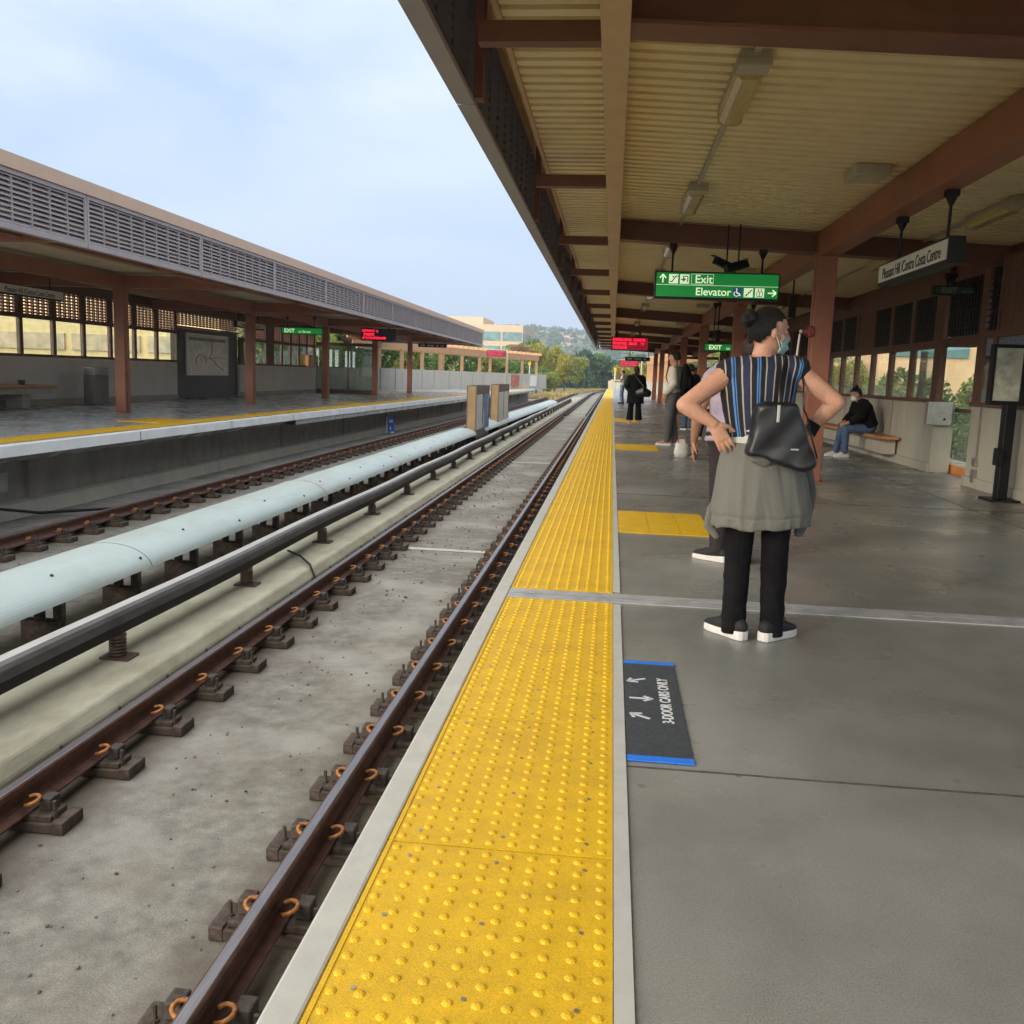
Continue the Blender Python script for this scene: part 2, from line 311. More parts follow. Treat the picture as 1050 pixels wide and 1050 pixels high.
# ------------------------------------------------------------ ground, track bed, platforms
def cx(Y): return 0 if Y < 135 else (Y-135)**2/700.0        # far curve of the line to the right
def bl(Y): return 0 if Y < 25 else min(1.1, (Y-25)*.0155)    # left platform edge draws in slightly
YS = [-4, 0, 6, 12, 20, 25, 34, 44, 58, 84, 112, 135, 150, 165, 180, 195, 210, 230, 250]
grassm = mat('ground_earth', (.17, .14, .075), .95, var=.25, scale=.3, col2=(.10, .12, .045), mix=(.06, .45, .6), bump=.4, bscale=3)
MB().add([(-2500,-60,-1.62),(2500,-60,-1.62),(2500,3500,-1.62),(-2500,3500,-1.62)], [(0,1,2,3)]).build('ground', grassm, kind='structure')
tb = MB(); tb.sweep([(-10.2,-1.5),(-.15,-1.5),(-.15,-1.30),(-3.42,-1.30),(-4.75,-1.30),(-10.2,-1.30)], [(cx(y), y) for y in YS])
tb.build('track_bed', bedc, kind='structure')
MB().sweep([(-3.38,-1.296),(-3.38,-1.17),(-3.46,-1.08),(-4.62,-1.07),(-4.74,-1.16),(-4.74,-1.296)], [(cx(y), y) for y in YS if y < 130]).build('conductor_rail_plinth', bedw, bevel=.02, kind='structure')
MB().sweep([(-9.75,-1.296),(-9.75,-1.06),(-9.55,-1.03),(-9.45,-1.06),(-9.40,-1.296)], [(bl(y)*.8, y) for y in YS if y < 90]).build('trackside_kerb', wallc, kind='structure')
# expansion joints across the track bed
tj = MB()
for y in (13.2, 27.5, 41.8, 56.1, 70.4): tj.box(-2.98, y-.07, -1.296, -1.62, y+.07, -1.289)
tj.build('track_bed_joint', mat('joint_mortar', (.50, .49, .44), .9, var=.15, scale=9), kind='structure')
# right platform
MB().box(-.545,-4,-.16,6.4,112,0).build('platform_floor', concrete, kind='structure')
MB().box(-.2,-4,-1.296,-.05,112,-.165).build('platform_wall', undc, kind='structure')
MB().box(-.63,-4,-.12,-.548,112,.006).build('platform_edge_coping', coping, bevel=.008, kind='structure')
e = MB(); e.box(.066,-4,.001,.108,5.17,.008); e.box(.066,5.50,.001,.108,111,.008); e.build('paving_border', coping, kind='structure')
j = MB(); j.box(-.545,5.225,.001,6.3,5.318,.007).m(1).box(-.545,5.3185,.001,6.3,5.3315,.005).m(0).box(-.545,5.332,.001,6.3,5.435,.007)
j.build('platform_joint', [steelstrip, black], kind='structure')
j = MB()
random.seed(3)
for y in (2.96, 10.4, 15.5, 20.6, 25.8, 30.9, 36, 41, 46, 51, 56):     # thin saw cuts in the floor
    x = .112
    while x < 5.0:
        x2 = min(5.0, x + random.uniform(.3, .9)); w = random.uniform(.002, .0045)*(1 if y < 4 else 1.8); dy = random.uniform(-.004, .004)
        j.box(x, y+dy-w, .0005, x2, y+dy+w, .0032); x = x2
for y0, y1 in ((2.96, 5.2), (5.46, 111)): j.box(3.93, y0, .0005, 3.938, y1, .0032)
j.build('floor_joint', mat('joint_dark', (.07, .06, .05), .9, var=.4, scale=8), kind='structure')
# left platform
lp = MB(); ys = [y for y in YS if y <= 84]+[92]
lp.sweep([(-16.2,-.30),(-9.0,-.30),(-8.63,-.16),(-8.63,0),(-16.2,0)], [(0, -4), (0, 25)]); lp.build('far_platform_floor', floor_l, kind='structure')
lp = MB(); P0 = [(bl(y), y) for y in (25, 34, 44, 58, 72, 84, 96)]
o = 0
for k in range(len(P0)-1):
    (a, ya), (b, yb) = P0[k], P0[k+1]; xi = lambda y: -16.2 if y < 60 else -16.2+(y-60)*.235
    A = [(xi(ya), ya, -.3), (a-8.63, ya, -.3), (a-8.63, ya, 0), (xi(ya), ya, 0)]; B = [(xi(yb), yb, -.3), (b-8.63, yb, -.3), (b-8.63, yb, 0), (xi(yb), yb, 0)]
    o = len(lp.V); lp.V += A+B
    for f in ((3,7,6,2), (2,6,5,1), (0,1,5,4)): lp.face([o+i for i in f])
    if k == len(P0)-2: lp.face([o+4, o+5, o+6, o+7])
lp.build('far_platform_floor', floor_l, kind='structure')
E_ = [(bl(y), y) for y in (-4, 25, 34, 44, 58, 72, 84, 96)]
MB().sweep([(-8.80,-.16),(-8.60,-.16),(-8.60,.004),(-8.80,.004)], E_).build('far_platform_coping', coping_face, kind='structure')
MB().sweep([(-9.72,-1.296),(-9.60,-1.296),(-9.60,-.302),(-9.72,-.302)], E_).build('far_platform_wall', undc, kind='structure')
pl = MB()
for y in range(2, 92, 6): pl.box(-9.60+bl(y)*.99, y+.4, -1.2, -9.52+bl(y)*.99, y+.62, -.31)
pl.build('far_platform_pilaster', undc, kind='structure')
pj = MB()
for y in [8+4.18*i for i in range(18)]: pj.box(-8.80+bl(y), y, -.15, -8.596+bl(y), y+.03, .0065)
pj.build('coping_joint', mat('joint_pale', (.25,.27,.28), .9), kind='structure')

# ------------------------------------------------------------ tactile paving (each panel a thing)
def dome_panel(w, l, nx, ny, name, lab, grp, loc, domes=True, ribs=True):
    b = MB(); b.box(0, .002, 0, w, l-.002, .006)
    b.box(0, .002, .006, .012, l-.002, .0085)
    if domes:
        for i in range(nx):
            for k in range(ny):
                x, y = (i+.5)*w/nx, (k+.5)*l/ny; o = len(b.V); r = .0132
                for (rr, hh) in ((1, .006), (.8, .0092), (.42, .0112)):
                    for q in range(8): a = q*math.pi/4; b.V.append((x+r*rr*math.cos(a), y+r*rr*math.sin(a), hh))
                for t in range(2):
                    for q in range(8): b.face([o+t*8+q, o+t*8+(q+1) % 8, o+(t+1)*8+(q+1) % 8, o+(t+1)*8+q])
                b.face([o+16+q for q in range(8)])
    o = b.build(name, yellow, None, fix=False, label=lab, cat='tactile paving', group=grp); o.location = loc
    return o
def bolts(parent_loc, w, l):
    b = MB()
    for i in (.12, .5, .88):
        for k in (.07, .36, .64, .93): b.tube([(i*w, k*l, .006), (i*w, k*l, .0085)], .006, 8)
    return b
PW = .607
LABP = 'yellow domed warning panel along the right platform edge'
GP = 'yellow domed warning panels along the right platform edge'
pa = dome_panel(PW, .955, 10, 16, 'tactile_paver', 'yellow domed warning panel between the bottom of the picture and the joint', GP, (-.543, 2.335, 0))
pa['label'] = LABP
def with_screws(o, w, l):
    ORG[o] = Vector(o.location)
    for i in (.12, .5, .88):
        for k in (.07, .36, .64, .93):
            q = o.location; MB().tube([(q.x+i*w, q.y+k*l, .006), (q.x+i*w, q.y+k*l, .0085)], .006, 8).build('screw', steel, o)
near = [pa]+[copy_tree(pa, (-.543, y, 0)) for y in (1.375, .415, -.545, 3.295, 4.25)]
for o in (near[0], near[1], near[4]): with_screws(o, PW, .955)
y = 5.465
while y < 111:
    c = pa.copy(); COL.objects.link(c); c.location = (-.543, y, 0); y += .957
# cross pads
GQ = 'smooth yellow pads marking the door positions'
for k, (y0, y1, n) in enumerate(((7.72, 8.98, 3), (16.95, 18.4, 3), (28.0, 30.2, 3))):
    t = thing('door_pad', ['yellow pad of three plates beside the striped woman', 'yellow pad of plates at the feet of the man with the backpack', 'yellow pad of plates under the feet of the woman in black'][k], 'floor marking', (.112, y0, 0), GQ)
    for i in range(n):
        x0 = .112+i*.262
        MB().box(x0, y0, .001, x0+.258, y1, .009).build('plate', yellow, t)
for k, y0 in enumerate((18.9, 33.9, 43.5)):
    t = thing('door_pad', 'yellow pad on the far platform, %s of three' % ('nearest', 'middle', 'farthest')[k], 'floor marking', (-10.5, y0, 0), GQ)
    for i in range(3): MB().box(-10.45+i*.33+bl(y0), y0, .001, -10.45+i*.33+.325+bl(y0), y0+1.5, .009).build('plate', yellow, t)
t = MB()
ln = MB(); path = [(bl(y), y) for y in (-3, 25, 34, 44, 58, 72, 84, 94)]
ln.sweep([(-9.50,.001),(-8.95,.001),(-8.95,.009),(-9.50,.009)], path)
ln.build('tactile_strip', yellow, label='yellow warning strip along the edge of the far platform', cat='tactile paving')
# floor decal
t = thing('floor_mat', 'dark grit mat with blue ends and white arrows, 3-DOOR CARS ONLY', 'floor sign', (.22, 3.55, 0))
MB().box(.112, 3.045, .0035, .335, 4.08, .0075).build('mat', matm, t)
for y0 in (3.002, 4.082): MB().box(.112, y0, .0035, .337, y0+.042, .0078).build('blue_tape', bluetape, t)
def arrow(c, ang, L=.085, w=.014, hl=.045):
    b = MB(); d = Vector((math.cos(ang), math.sin(ang), 0)); q = Vector((-d.y, d.x, 0)); z0, z1 = .0078, .0088
    def bar(p, r, ww):
        p, r = Vector(p), Vector(r); dd = (r-p).normalized(); n_ = Vector((-dd.y, dd.x, 0))*ww/2
        b.hexa([(*(p-n_)[:2], z0), (*(r-n_)[:2], z0), (*(r+n_)[:2], z0), (*(p+n_)[:2], z0)], [(*(p-n_)[:2], z1), (*(r-n_)[:2], z1), (*(r+n_)[:2], z1), (*(p+n_)[:2], z1)])
    c = Vector(c); tip = c+d*L/2
    bar(c-d*L/2, tip-d*.006, w)
    for sg in (1, -1): bar(tip+d*.002, tip-d*hl*.72+q*sg*hl*.62, w*.9)
    return b
arrow((.168, 3.42, 0), R(145)).build('arrow', whitetape, t); arrow((.175, 3.62, 0), R(0), .09).build('arrow', whitetape, t); arrow((.165, 3.85, 0), R(212)).build('arrow', whitetape, t)
ROT_F = Matrix(((0,-1,0),(1,0,0),(0,0,1)))
text('lettering', '3-DOOR CARS ONLY', .060, (.292, 3.36, .0082), ROT_F, whitetape, t, .0006, sx=.92, offset=.0012)

# ------------------------------------------------------------ running rails
RP = [(-.075,-1.20),(.075,-1.20),(.075,-1.188),(.02,-1.172),(.010,-1.15),(.010,-1.085),(.034,-1.075),(.036,-1.042),(.028,-1.0335),(-.028,-1.0335),(-.036,-1.042),(-.034,-1.075),(-.010,-1.085),(-.010,-1.15),(-.02,-1.172),(-.075,-1.188)]
RT = [(-.027,-1.0335),(.027,-1.0335),(.022,-1.0305),(-.022,-1.0305)]
RX = [(-1.405, 'running rail nearest the platform, brown web and bright worn head'), (-3.13, 'second running rail of the near track beside the pale plinth'), (-6.05, 'running rail of the far track hidden behind the pale cover'), (-7.78, 'running rail under the far platform')]
bt = lambda X, y: cx(y) + (bl(y)*.55 if X < -5 else 0)
for X, lab in RX:
    t = thing('rail', lab, 'rail', (X, 0, -1.2))
    pth = [(X+bt(X, y), y) for y in YS]
    MB().sweep(RP, pth).build('rail_web', rust, t); MB().sweep(RT, pth).build('rail_head', railtop, t)
# rail fasteners: prototype for a seat, copied
def seat(X, Y):
    t = thing('rail_fastener', 'rusty rail fastener block with a curled spring clip on each side of the rail', 'rail fastener', (X, Y, -1.296), 'rail fasteners under the rails')
    b = MB(); b.box(X-.275, Y-.10, -1.296, X+.275, Y+.10, -1.238); b.box(X-.20, Y-.082, -1.238, X+.20, Y+.082, -1.203)
    for sg in (-1, 1): b.box(X+sg*.245-.035, Y-.105, -1.296, X+sg*.245+.035, Y+.105, -1.226)
    b.build('block', padm, t, bevel=.007)
    for sg in (-1, 1):
        sh = MB(); sh.box(X+sg*.135-.036, Y-.03, -1.2035, X+sg*.135+.036, Y+.065, -1.128); sh.build('shoulder', padm, t, bevel=.008)
        bo = MB(); bo.cyl((X+sg*.20, Y-.04, -1.24), (X+sg*.20, Y-.04, -1.13), .011, 8); bo.cyl((X+sg*.20, Y-.04, -1.24), (X+sg*.20, Y-.04, -1.19), .02, 6); bo.build('bolt', padm, t)
        pts = []
        for k in range(11):
            a = R(-130) + R(275)*k/10
            pts.append((X+sg*(.080+.040*math.cos(a)), Y-.055+.038*math.sin(a), -1.145+.03*math.sin(a*.5+1.0)))
        MB().tube(pts, .0105, 7).build('spring_clip', clipm, t, smooth=True)
    return t
s0 = seat(-1.405, 3.10)
ny = 0
for X, y0, y1 in ((-1.405, 2.39-.71, 56), (-3.13, 3.87, 58), (-7.78, 10.9, 62), (-6.05, 14.0, 60)):
    y = y0 + (.71 if X == -1.405 else 0)
    while y < y1 and ny < 296:
        if not (X == -1.405 and abs(y-3.10) < .01):
            copy_tree(s0, (X+bt(X, y), y, -1.296)); ny += 1
        y += .71
b = MB()
for X in (-1.405, -3.13, -7.78, -6.05):
    y = 62
    while y < 150: b.box(X+bt(X, y)-.26, y-.09, -1.296, X+bt(X, y)+.26, y+.09, -1.16); y += .71
b.build('distant_fasteners', padm, label='far rail fasteners running into the distance', cat='rail fasteners', kind='stuff')

# ------------------------------------------------------------ conductor rails with cover boards
def bump_x(y): return 0
t = thing('covered_conductor_rail', 'large pale half-round cover over the far track conductor rail', 'third rail', (-5.1, 0, -1.07))
prof = [(.10*math.cos(a)*1 , .0) for a in ()]
arc = [(-5.10+.47*math.cos(a), -.845+.25*math.sin(a)) for a in [R(d) for d in range(6, 181, 6)]]
arci = [(-5.10+.455*math.cos(a), -.845+.235*math.sin(a)) for a in [R(d) for d in range(180, 5, -6)]]
segs = [(-2, 3.2), (3.23, 14.95), (14.98, 26.5), (26.53, 31.9), (34.2, 44), (44.03, 60), (60.03, 74)]
for a, b_ in segs:
    pth = [(bt(-6, yy), yy) for yy in sorted({a, b_, *[y for y in YS if a < y < b_]})]
    MB().sweep(arc+arci, pth).build('cover', coverw, t, smooth=False)
MB().sweep([(-5.03,-.93),(-4.95,-.93),(-4.95,-.80),(-5.03,-.80)], [(0,-2),(0,74)]).build('conductor', blackiron, t)
y = 2.2; k = 0
while y < 72 and k < 95:
    b = MB(); b.box(-5.14, y-.055, -1.29, -4.78, y+.055, -1.04); b.tube([(-4.99, y, -1.04), (-4.99, y, -.93)], .05, 8); b.box(-4.84, y-.035, -1.04, -4.76, y+.035, -.70); b.build('support', padm, t); y += 2.71/2; k += 1
dots = MB()
for k in range(46):
    yy = 1.2+k*1.28; a = R(58 if k % 2 else 32); dots.obox((-5.10+.472*math.cos(a), yy, -.845+.252*math.sin(a)), (.012, .012, .012), Matrix.Rotation(-a, 3, 'Y'))
dots.build('bolts', blackiron, t)['kind'] = 'stuff'
for yy in (5.9, 9.0, 20.5):
    MB().sweep([(-5.10+.472*math.cos(R(d)), -.845+.252*math.sin(R(d))) for d in range(6, 181, 6)]+[(x, z) for x, z in arci], [(0, yy-.004), (0, yy+.004)]).build('section_seam', blackiron, t)
for yy in (14.965, 26.515):
    MB().sweep([(-5.10+.478*math.cos(R(d)), -.845+.258*math.sin(R(d))) for d in range(6, 181, 6)]+[(x, z) for x, z in arci], [(0, yy-.03), (0, yy+.03)]).build('joint_band', covergrey, t)
t = thing('conductor_rail', 'black conductor rail under a grey cover board beside the near track', 'third rail', (-3.75, 0, -1.07))
# top board slightly wavy in plan
pth = [(.018*math.sin(y*.9)+cx(y), y) for y in [k*.6 for k in range(-3, 150)]]
MB().sweep([(-4.03,-.78),(-4.02,-.735),(-3.97,-.708),(-3.86,-.702),(-3.855,-.712),(-3.965,-.720),(-4.00,-.742),(-4.01,-.785)], pth).build('cover_board', covergrey, t)
MB().sweep([(-3.862,-.698),(-3.815,-.708),(-3.795,-.735),(-3.785,-.80),(-3.798,-.80),(-3.808,-.745),(-3.822,-.72),(-3.858,-.712)], pth).build('side_board', mat('cover_side_dark', (.085,.08,.08), .5, var=.3, scale=8, stretch=(1,.3,1), dirt=(5,.5,.7,.4,(.16,.14,.13))), t)
MB().sweep([(-4.03,-.885),(-3.80,-.885),(-3.80,-.76),(-4.03,-.76)], pth).build('conductor', blackiron, t)
y = 1.6; k = 0
while y < 88 and k < 34:
    yb = 6.84 + (k-2)*2.66
    b = MB(); x = -3.825
    b.box(x-.11, yb-.09, -1.075, x+.13, yb+.09, -1.055); b.box(x-.10, yb-.06, -.915, x+.045, yb+.06, -.884)
    b.tube([(x, yb, -1.06), (x, yb, -.91)], .045, 12)
    for z in (-1.04, -1.012, -.984, -.956, -.928): b.tube([(x, yb, z-.008), (x, yb, z+.008)], .068, 14)
    b.build('insulator', insul, t, smooth=False); k += 1; y = yb
# cable across the plinth
MB().tube([(-4.0, 11.3, -1.04), (-3.7, 10.9, -1.02), (-3.45, 10.5, -1.03), (-3.30, 10.3, -1.2)], .014, 8).build('cable', black, smooth=True, label='short black cable crossing the plinth to the near rail', cat='cable')
pts = [(-9.5, 13.0, -.35), (-9.45, 13.1, -.8), (-9.35, 13.3, -1.05), (-9.1, 14.0, -1.2), (-8.7, 14.6, -1.22), (-8.2, 15.2, -1.23), (-7.85, 15.4, -1.23)]
MB().tube(pts, .025, 8).build('cable', black, smooth=True, label='thick black cable dropping from under the far platform', cat='cable')
MB().box(-9.60, 13.6, -.85, -9.52, 13.85, -.55).build('wall_box', steelstrip, label='small box fixed under the far platform edge', cat='box')
# ------------------------------------------------------------ canopies
ZD = lambda x: 3.40 - .05*max(0, x)       # deck underside over the right platform, x from platform edge inwards
def deck_mesh(x0, x1, y0, y1, zf, pitch=.18, h=.07, flip=1, xo=0):
    """corrugated sheet, ribs running across the platform"""
    b = MB(); y = y0; prof = []
    while y < y1:
        prof += [(y, 0), (y+pitch*.58, 0), (y+pitch*.66, h), (y+pitch*.92, h)]; y += pitch
    prof.append((y, 0))
    for (yy, h_) in prof:
        b.V.append((x0, yy, zf(x0)+h_)); b.V.append((x1, yy, zf(x1)+h_))
    for i in range(len(prof)-1): b.face([2*i, 2*i+2, 2*i+3, 2*i+1])
    return b
Y0C, Y1C = -3.0, 61.5
cn = thing('platform_canopy', 'brown steel canopy with cream ribbed ceiling over the right platform', 'canopy', (2.0, 29, 3.1))
for xa, xb in ((-.80, -.10), (-.06, 2.62), (2.72, 5.6)):
    deck_mesh(xa, xb, Y0C, Y1C, ZD).build('ceiling_deck', cream, cn, fix=False)
MB().box(-.80, Y0C, 3.375, -.765, Y1C, 3.50).build('edge_flashing', tanbeam, cn)
# main cross beams every 8 m, I section
MAINY = [-2.75+8.0*k-.1 for k in range(9)]
MAINY = [y for y in (-2.6, 5.35, 13.05, 21.05, 29.05, 37.05, 45.05, 53.05, 61.0)]
for yb in MAINY:
    b = MB()
    for (xa, xb) in ((.0, 5.6),):
        z = lambda x: 3.115-.048*x
        for (dy0, dy1, h0, h1) in ((-.13, .13, 0, .022), (-.012, .012, .022, .30), (-.13, .13, .285, .30)):
            b.hexa([(xa, yb+dy0, z(xa)+h0), (xb, yb+dy0, z(xb)+h0), (xb, yb+dy1, z(xb)+h0), (xa, yb+dy1, z(xa)+h0)],
                   [(xa, yb+dy0, z(xa)+h1), (xb, yb+dy0, z(xb)+h1), (xb, yb+dy1, z(xb)+h1), (xa, yb+dy1, z(xa)+h1)])
    b.build('cross_beam', brown_d if yb > 0 else brown_d, cn)
MB().box(-.155, Y0C, 3.10, .003, Y1C, 3.42).build('edge_beam', tanbeam, cn, bevel=.004)
MB().prism([(2.58,2.93),(2.80,2.925),(2.80,3.24),(2.58,3.25)], Y0C, Y1C).build('spine_beam', brown, cn, bevel=.004)
MB().prism([(5.05,2.80),(5.30,2.79),(5.30,3.2),(5.05,3.2)], Y0C, Y1C).build('wall_beam', brown_d, cn)
for k in range(-1, 15):
    yb = 5.54+3.985*k
    b = MB(); b.box(-.845, yb-.05, 3.112, -.155, yb+.05, 3.13); b.box(-.845, yb+.03, 3.13, -.155, yb+.05, 3.225); b.box(-.845, yb-.05, 3.13, -.155, yb-.03, 3.225)
    b.build('bracket', brown_d, cn)
# eaves: bottom channel, louvre screen, tan cap, upper roof
def eaves(par, xs, sg, zb, joints, y0, y1, col_in):
    """xs: outer face; sg: +1 when the platform lies towards +x"""
    for a, b_ in zip(joints[:-1], joints[1:]):
        pn = MB()
        x0, x1 = sorted((xs, xs+sg*.12)); pn.box(x0, a+.012, zb, x1, b_-.012, zb+.035)
        x0, x1 = sorted((xs, xs+sg*.035)); pn.box(x0, a+.012, zb+.0352, x1, b_-.012, zb+.085); pn.box(x0, a+.012, zb+.76, x1, b_-.012, zb+.82)
        pn.box(x0, a+.012, zb+.0852, x1, a+.06, zb+.7598); pn.box(x0, b_-.06, zb+.0852, x1, b_-.012, zb+.7598)
        pn.build('screen_frame', fascia, par)
        lv = MB(); n = 10
        for i in range(n):
            z = zb+.125+i*.07
            A = [(xs+sg*.012, a+.072, z-.026), (xs+sg*.012, b_-.072, z-.026), (xs+sg*.016, b_-.072, z-.034), (xs+sg*.016, a+.072, z-.034)]
            B = [(xs+sg*.075, a+.072, z+.036), (xs+sg*.075, b_-.072, z+.036), (xs+sg*.079, b_-.072, z+.028), (xs+sg*.079, a+.072, z+.028)]
            lv.hexa(A, B)
        m_ = 9
        for i in range(1, m_):
            y = a+.07+(b_-a-.14)*i/m_; x0, x1 = sorted((xs+sg*.01, xs+sg*.075)); lv.box(x0, y-.007, zb+.12, x1, y+.007, zb+.755)
        lv.build('louvre_slats', fascia if sg < 0 else fascia_shaded, par)  # right canopy slats carry the painted-in shade
    x0, x1 = sorted((xs-sg*.03, xs+sg*.05)); MB().box(x0, y0, zb+.825, x1, y1, zb+1.03).build('roof_cap', captan, par)
    return
for k in range(14):
    yb = -3.1+4.793*k; MB().box(-1.01, yb-.06, 3.075, -.95, yb+.06, 3.9).build('hanger_post', brown_d, cn)
eaves(cn, -1.13, 1, 3.05, [-3.1+4.793*k for k in range(-0, 15)][0:14], Y0C, Y1C, fascia_shaded)
zc = 4.05
MB().prism([(-1.08, 4.02), (5.8, 3.85), (5.8, 3.95), (-1.08, 4.09)], Y0C, Y1C).build('roof_sheet', captan, cn)
# ---- left canopy, mirrored
cn2 = thing('platform_canopy', 'brown canopy with mauve louvred eaves and tan cap over the far platform', 'canopy', (-12, 32, 3.1))
Y0L, Y1L = -2, 61.5; XE = -8.42
jl = [14.5+4.18*k for k in range(-4, 12)]
eaves(cn2, XE, -1, 3.03, jl, jl[0], jl[-1], fascia_shaded)
MB().prism([(XE-.02, 4.0), (-16.6, 3.85), (-16.6, 3.95), (XE-.02, 4.06)], Y0L, jl[-1]).build('roof_sheet', captan, cn2)
MB().box(-16.2, Y0L, 3.42, -8.75, jl[-1], 3.46).build('ceiling_deck', mat('cream_deck_far', (.62,.54,.38), .6, var=.1, scale=3), cn2)  # one even cream, a little darker than the near ceiling
MB().box(-9.35, Y0L, 3.10, -9.15, jl[-1], 3.42).build('edge_beam', brown, cn2)
MB().box(-12.32, Y0L, 3.02, -12.08, jl[-1], 3.34).build('spine_beam', brown, cn2)
for k in range(-2, 5):
    yb = 22.4+8.37*k
    MB().box(-16.0, yb-.12, 3.06, -8.6, yb+.12, 3.36).build('cross_beam', brown, cn2)
    MB().box(-9.15, yb+4.18-.06, 3.06, -8.55, yb+4.18+.06, 3.2).build('bracket', brown, cn2)
MB().box(-8.55, jl[-1]-.05, 3.04, -8.5, jl[-1], 4.0).build('end_frame', fascia, cn2)
MB().box(-16.3, jl[-1]-.08, 3.06, -8.56, jl[-1]-.02, 3.86).build('end_panel', fascia, cn2)

# ------------------------------------------------------------ columns
def column(x, y, z1, lab, group, w=.245, m_=None, brackets=True):
    t = thing('station_column', lab, 'column', (x, y, 0), group); m_ = m_ or brown
    b = MB()                                           # box column of two channels with a recess each side
    h = w/2
    b.box(x-h, y-h, .012, x+h, y+h, z1); b.build('post', m_, t, bevel=.006)
    s = MB(); s.box(x-h-.012, y-.035, .012, x-h-.0, y+.035, z1-.02); s.box(x+h, y-.035, .012, x+h+.012, y+.035, z1-.02); s.build('side_channel', m_, t)
    MB().box(x-h-.05, y-h-.05, .0, x+h+.05, y+h+.05, .012).build('base_plate', m_, t)
    return t
GC = 'brown steel columns along the right platform'; GL = 'brown steel columns along the far platform'
for k, y in enumerate([12.80, 21.05, 29.05, 37.05, 45.05, 53.05, 60.9]):
    t = column(2.68, y, 2.93, '%s brown steel column in the row down the right platform' % ORD[k], GC)
for k in range(5):
    y = 22.4+8.37*k; column(-12.2, y, 3.02, '%s brown steel column in the row on the far platform' % ORD[k], GL, w=.26)

# ------------------------------------------------------------ right rear wall
XW = 4.95
def louvre_bay(b, x, y0, y1, z0, z1, pitch=.085, sg=1, step=.2, hw=.03):
    z = z0+.02
    while z < z1-.03:
        b.hexa([(x+.00*sg, y0, z), (x+.00*sg, y1, z), (x+.0*sg, y1, z+.008), (x+.0*sg, y0, z+.008)], [(x+.07*sg, y0, z+.050), (x+.07*sg, y1, z+.050), (x+.07*sg, y1, z+.058), (x+.07*sg, y0, z+.058)])
        z += pitch
    y = y0+step
    while y < y1-.05: b.box(min(x-.004, x+.074*sg), y-hw, z0, max(x-.004, x+.074*sg), y+hw, z1); y += step
w = thing('windowed_wall', 'concrete and timber rear wall with a strip of windows behind the bench', 'wall', (5.1, 15, 0))
MB().box(XW, 15.02, .0, XW+.30, 61, 1.07).build('concrete_base', wallc, w, bevel=.01)
MB().box(XW-.035, 15.0, .0, XW-.0005, 61, .14).build('plinth', wallc, w, bevel=.01)
cj = MB()
for y in (17.2, 20.6, 24, 27.4, 31, 35, 39): cj.box(XW-.004, y, .14, XW+.001, y+.02, 1.07)
cj.build('panel_joint', mat('joint_dark_wall', (.12,.11,.10), .9), w)  # plain dark joint colour
MB().box(XW-.03, 15.0, 1.072, XW+.12, 61, 1.13).build('sill', wood, w, bevel=.004)
MB().box(XW+.0, 15.0, 1.91, XW+.10, 61, 2.03).build('transom', wood, w)
MB().box(XW+.0, 15.0, 2.72, XW+.10, 61, 2.90).build('head_rail', wood, w)
MB().box(XW+.02, 15.0, 2.90, XW+.10, 61, 3.3).build('upper_panel', wood, w)
bays = []; y = 15.30; i = 0
while y < 45:
    bays.append((y, y+1.10)); y += 1.20
for i, (a, b_) in enumerate(bays):
    MB().box(XW-.005, a-.105 if i else 15.0, 1.131, XW+.09, a-.002 if i else a-.002, 1.909).build('mullion', wood, w, bevel=.004)
    MB().box(XW-.005, a-.105 if i else 15.0, 2.031, XW+.09, a+.10, 2.719).build('louvre_stile', wood, w, bevel=.004)
    MB().box(XW+.04, a, 1.131, XW+.047, b_, 1.909).build('window_pane', gwin, w)
    if i % 4 == 3:
        q = MB()
        for k in range(5): q.box(XW+.01, a+.1+k*.2+.004, 2.032, XW+.05, a+.1+(k+1)*.2-.004, 2.718)
        q.build('boarded_panel', wood, w)
    else:
        q = MB(); louvre_bay(q, XW+.01, a+.10, b_-.10 if 0 else b_, 2.032, 2.718, step=.115, hw=.034, pitch=.080); q.build('louvre', black, w)
MB().box(XW, 45.3, 1.131, XW+.09, 61, 1.909).build('boarded_panel', wood, w)
# glazed recess beside it
g = thing('glazed_screen', 'tall glazed screen with an orange bottom rail between the two wall parts', 'window', (5.3, 14.2, 0))
XG = 5.28
MB().box(XG, 11.60, .0, XG+.12, 17.0, .13).build('bottom_rail', orange_timber, g)
MB().box(XG+.03, 11.65, .131, XG+.04, 16.93, 1.90).build('glass_pane', gwin, g)
MB().box(XG, 11.6, .94, XG+.10, 16.93, 1.00).build('mid_rail', wood, g)
MB().box(XG, 16.93, .131, XG+.10, 17.0, 1.92).build('jamb', wood, g); MB().box(XG, 11.6, .131, XG+.10, 11.67, 1.92).build('jamb', wood, g)
MB().box(XG-.25, 13.21, 1.92, XG+.12, 14.99, 2.06).build('head_rail', wood, g)
q = MB(); louvre_bay(q, XG-.30, 13.25, 14.95, 2.062, 2.86, step=.115, hw=.034, pitch=.080); q.build('louvre', black, g)
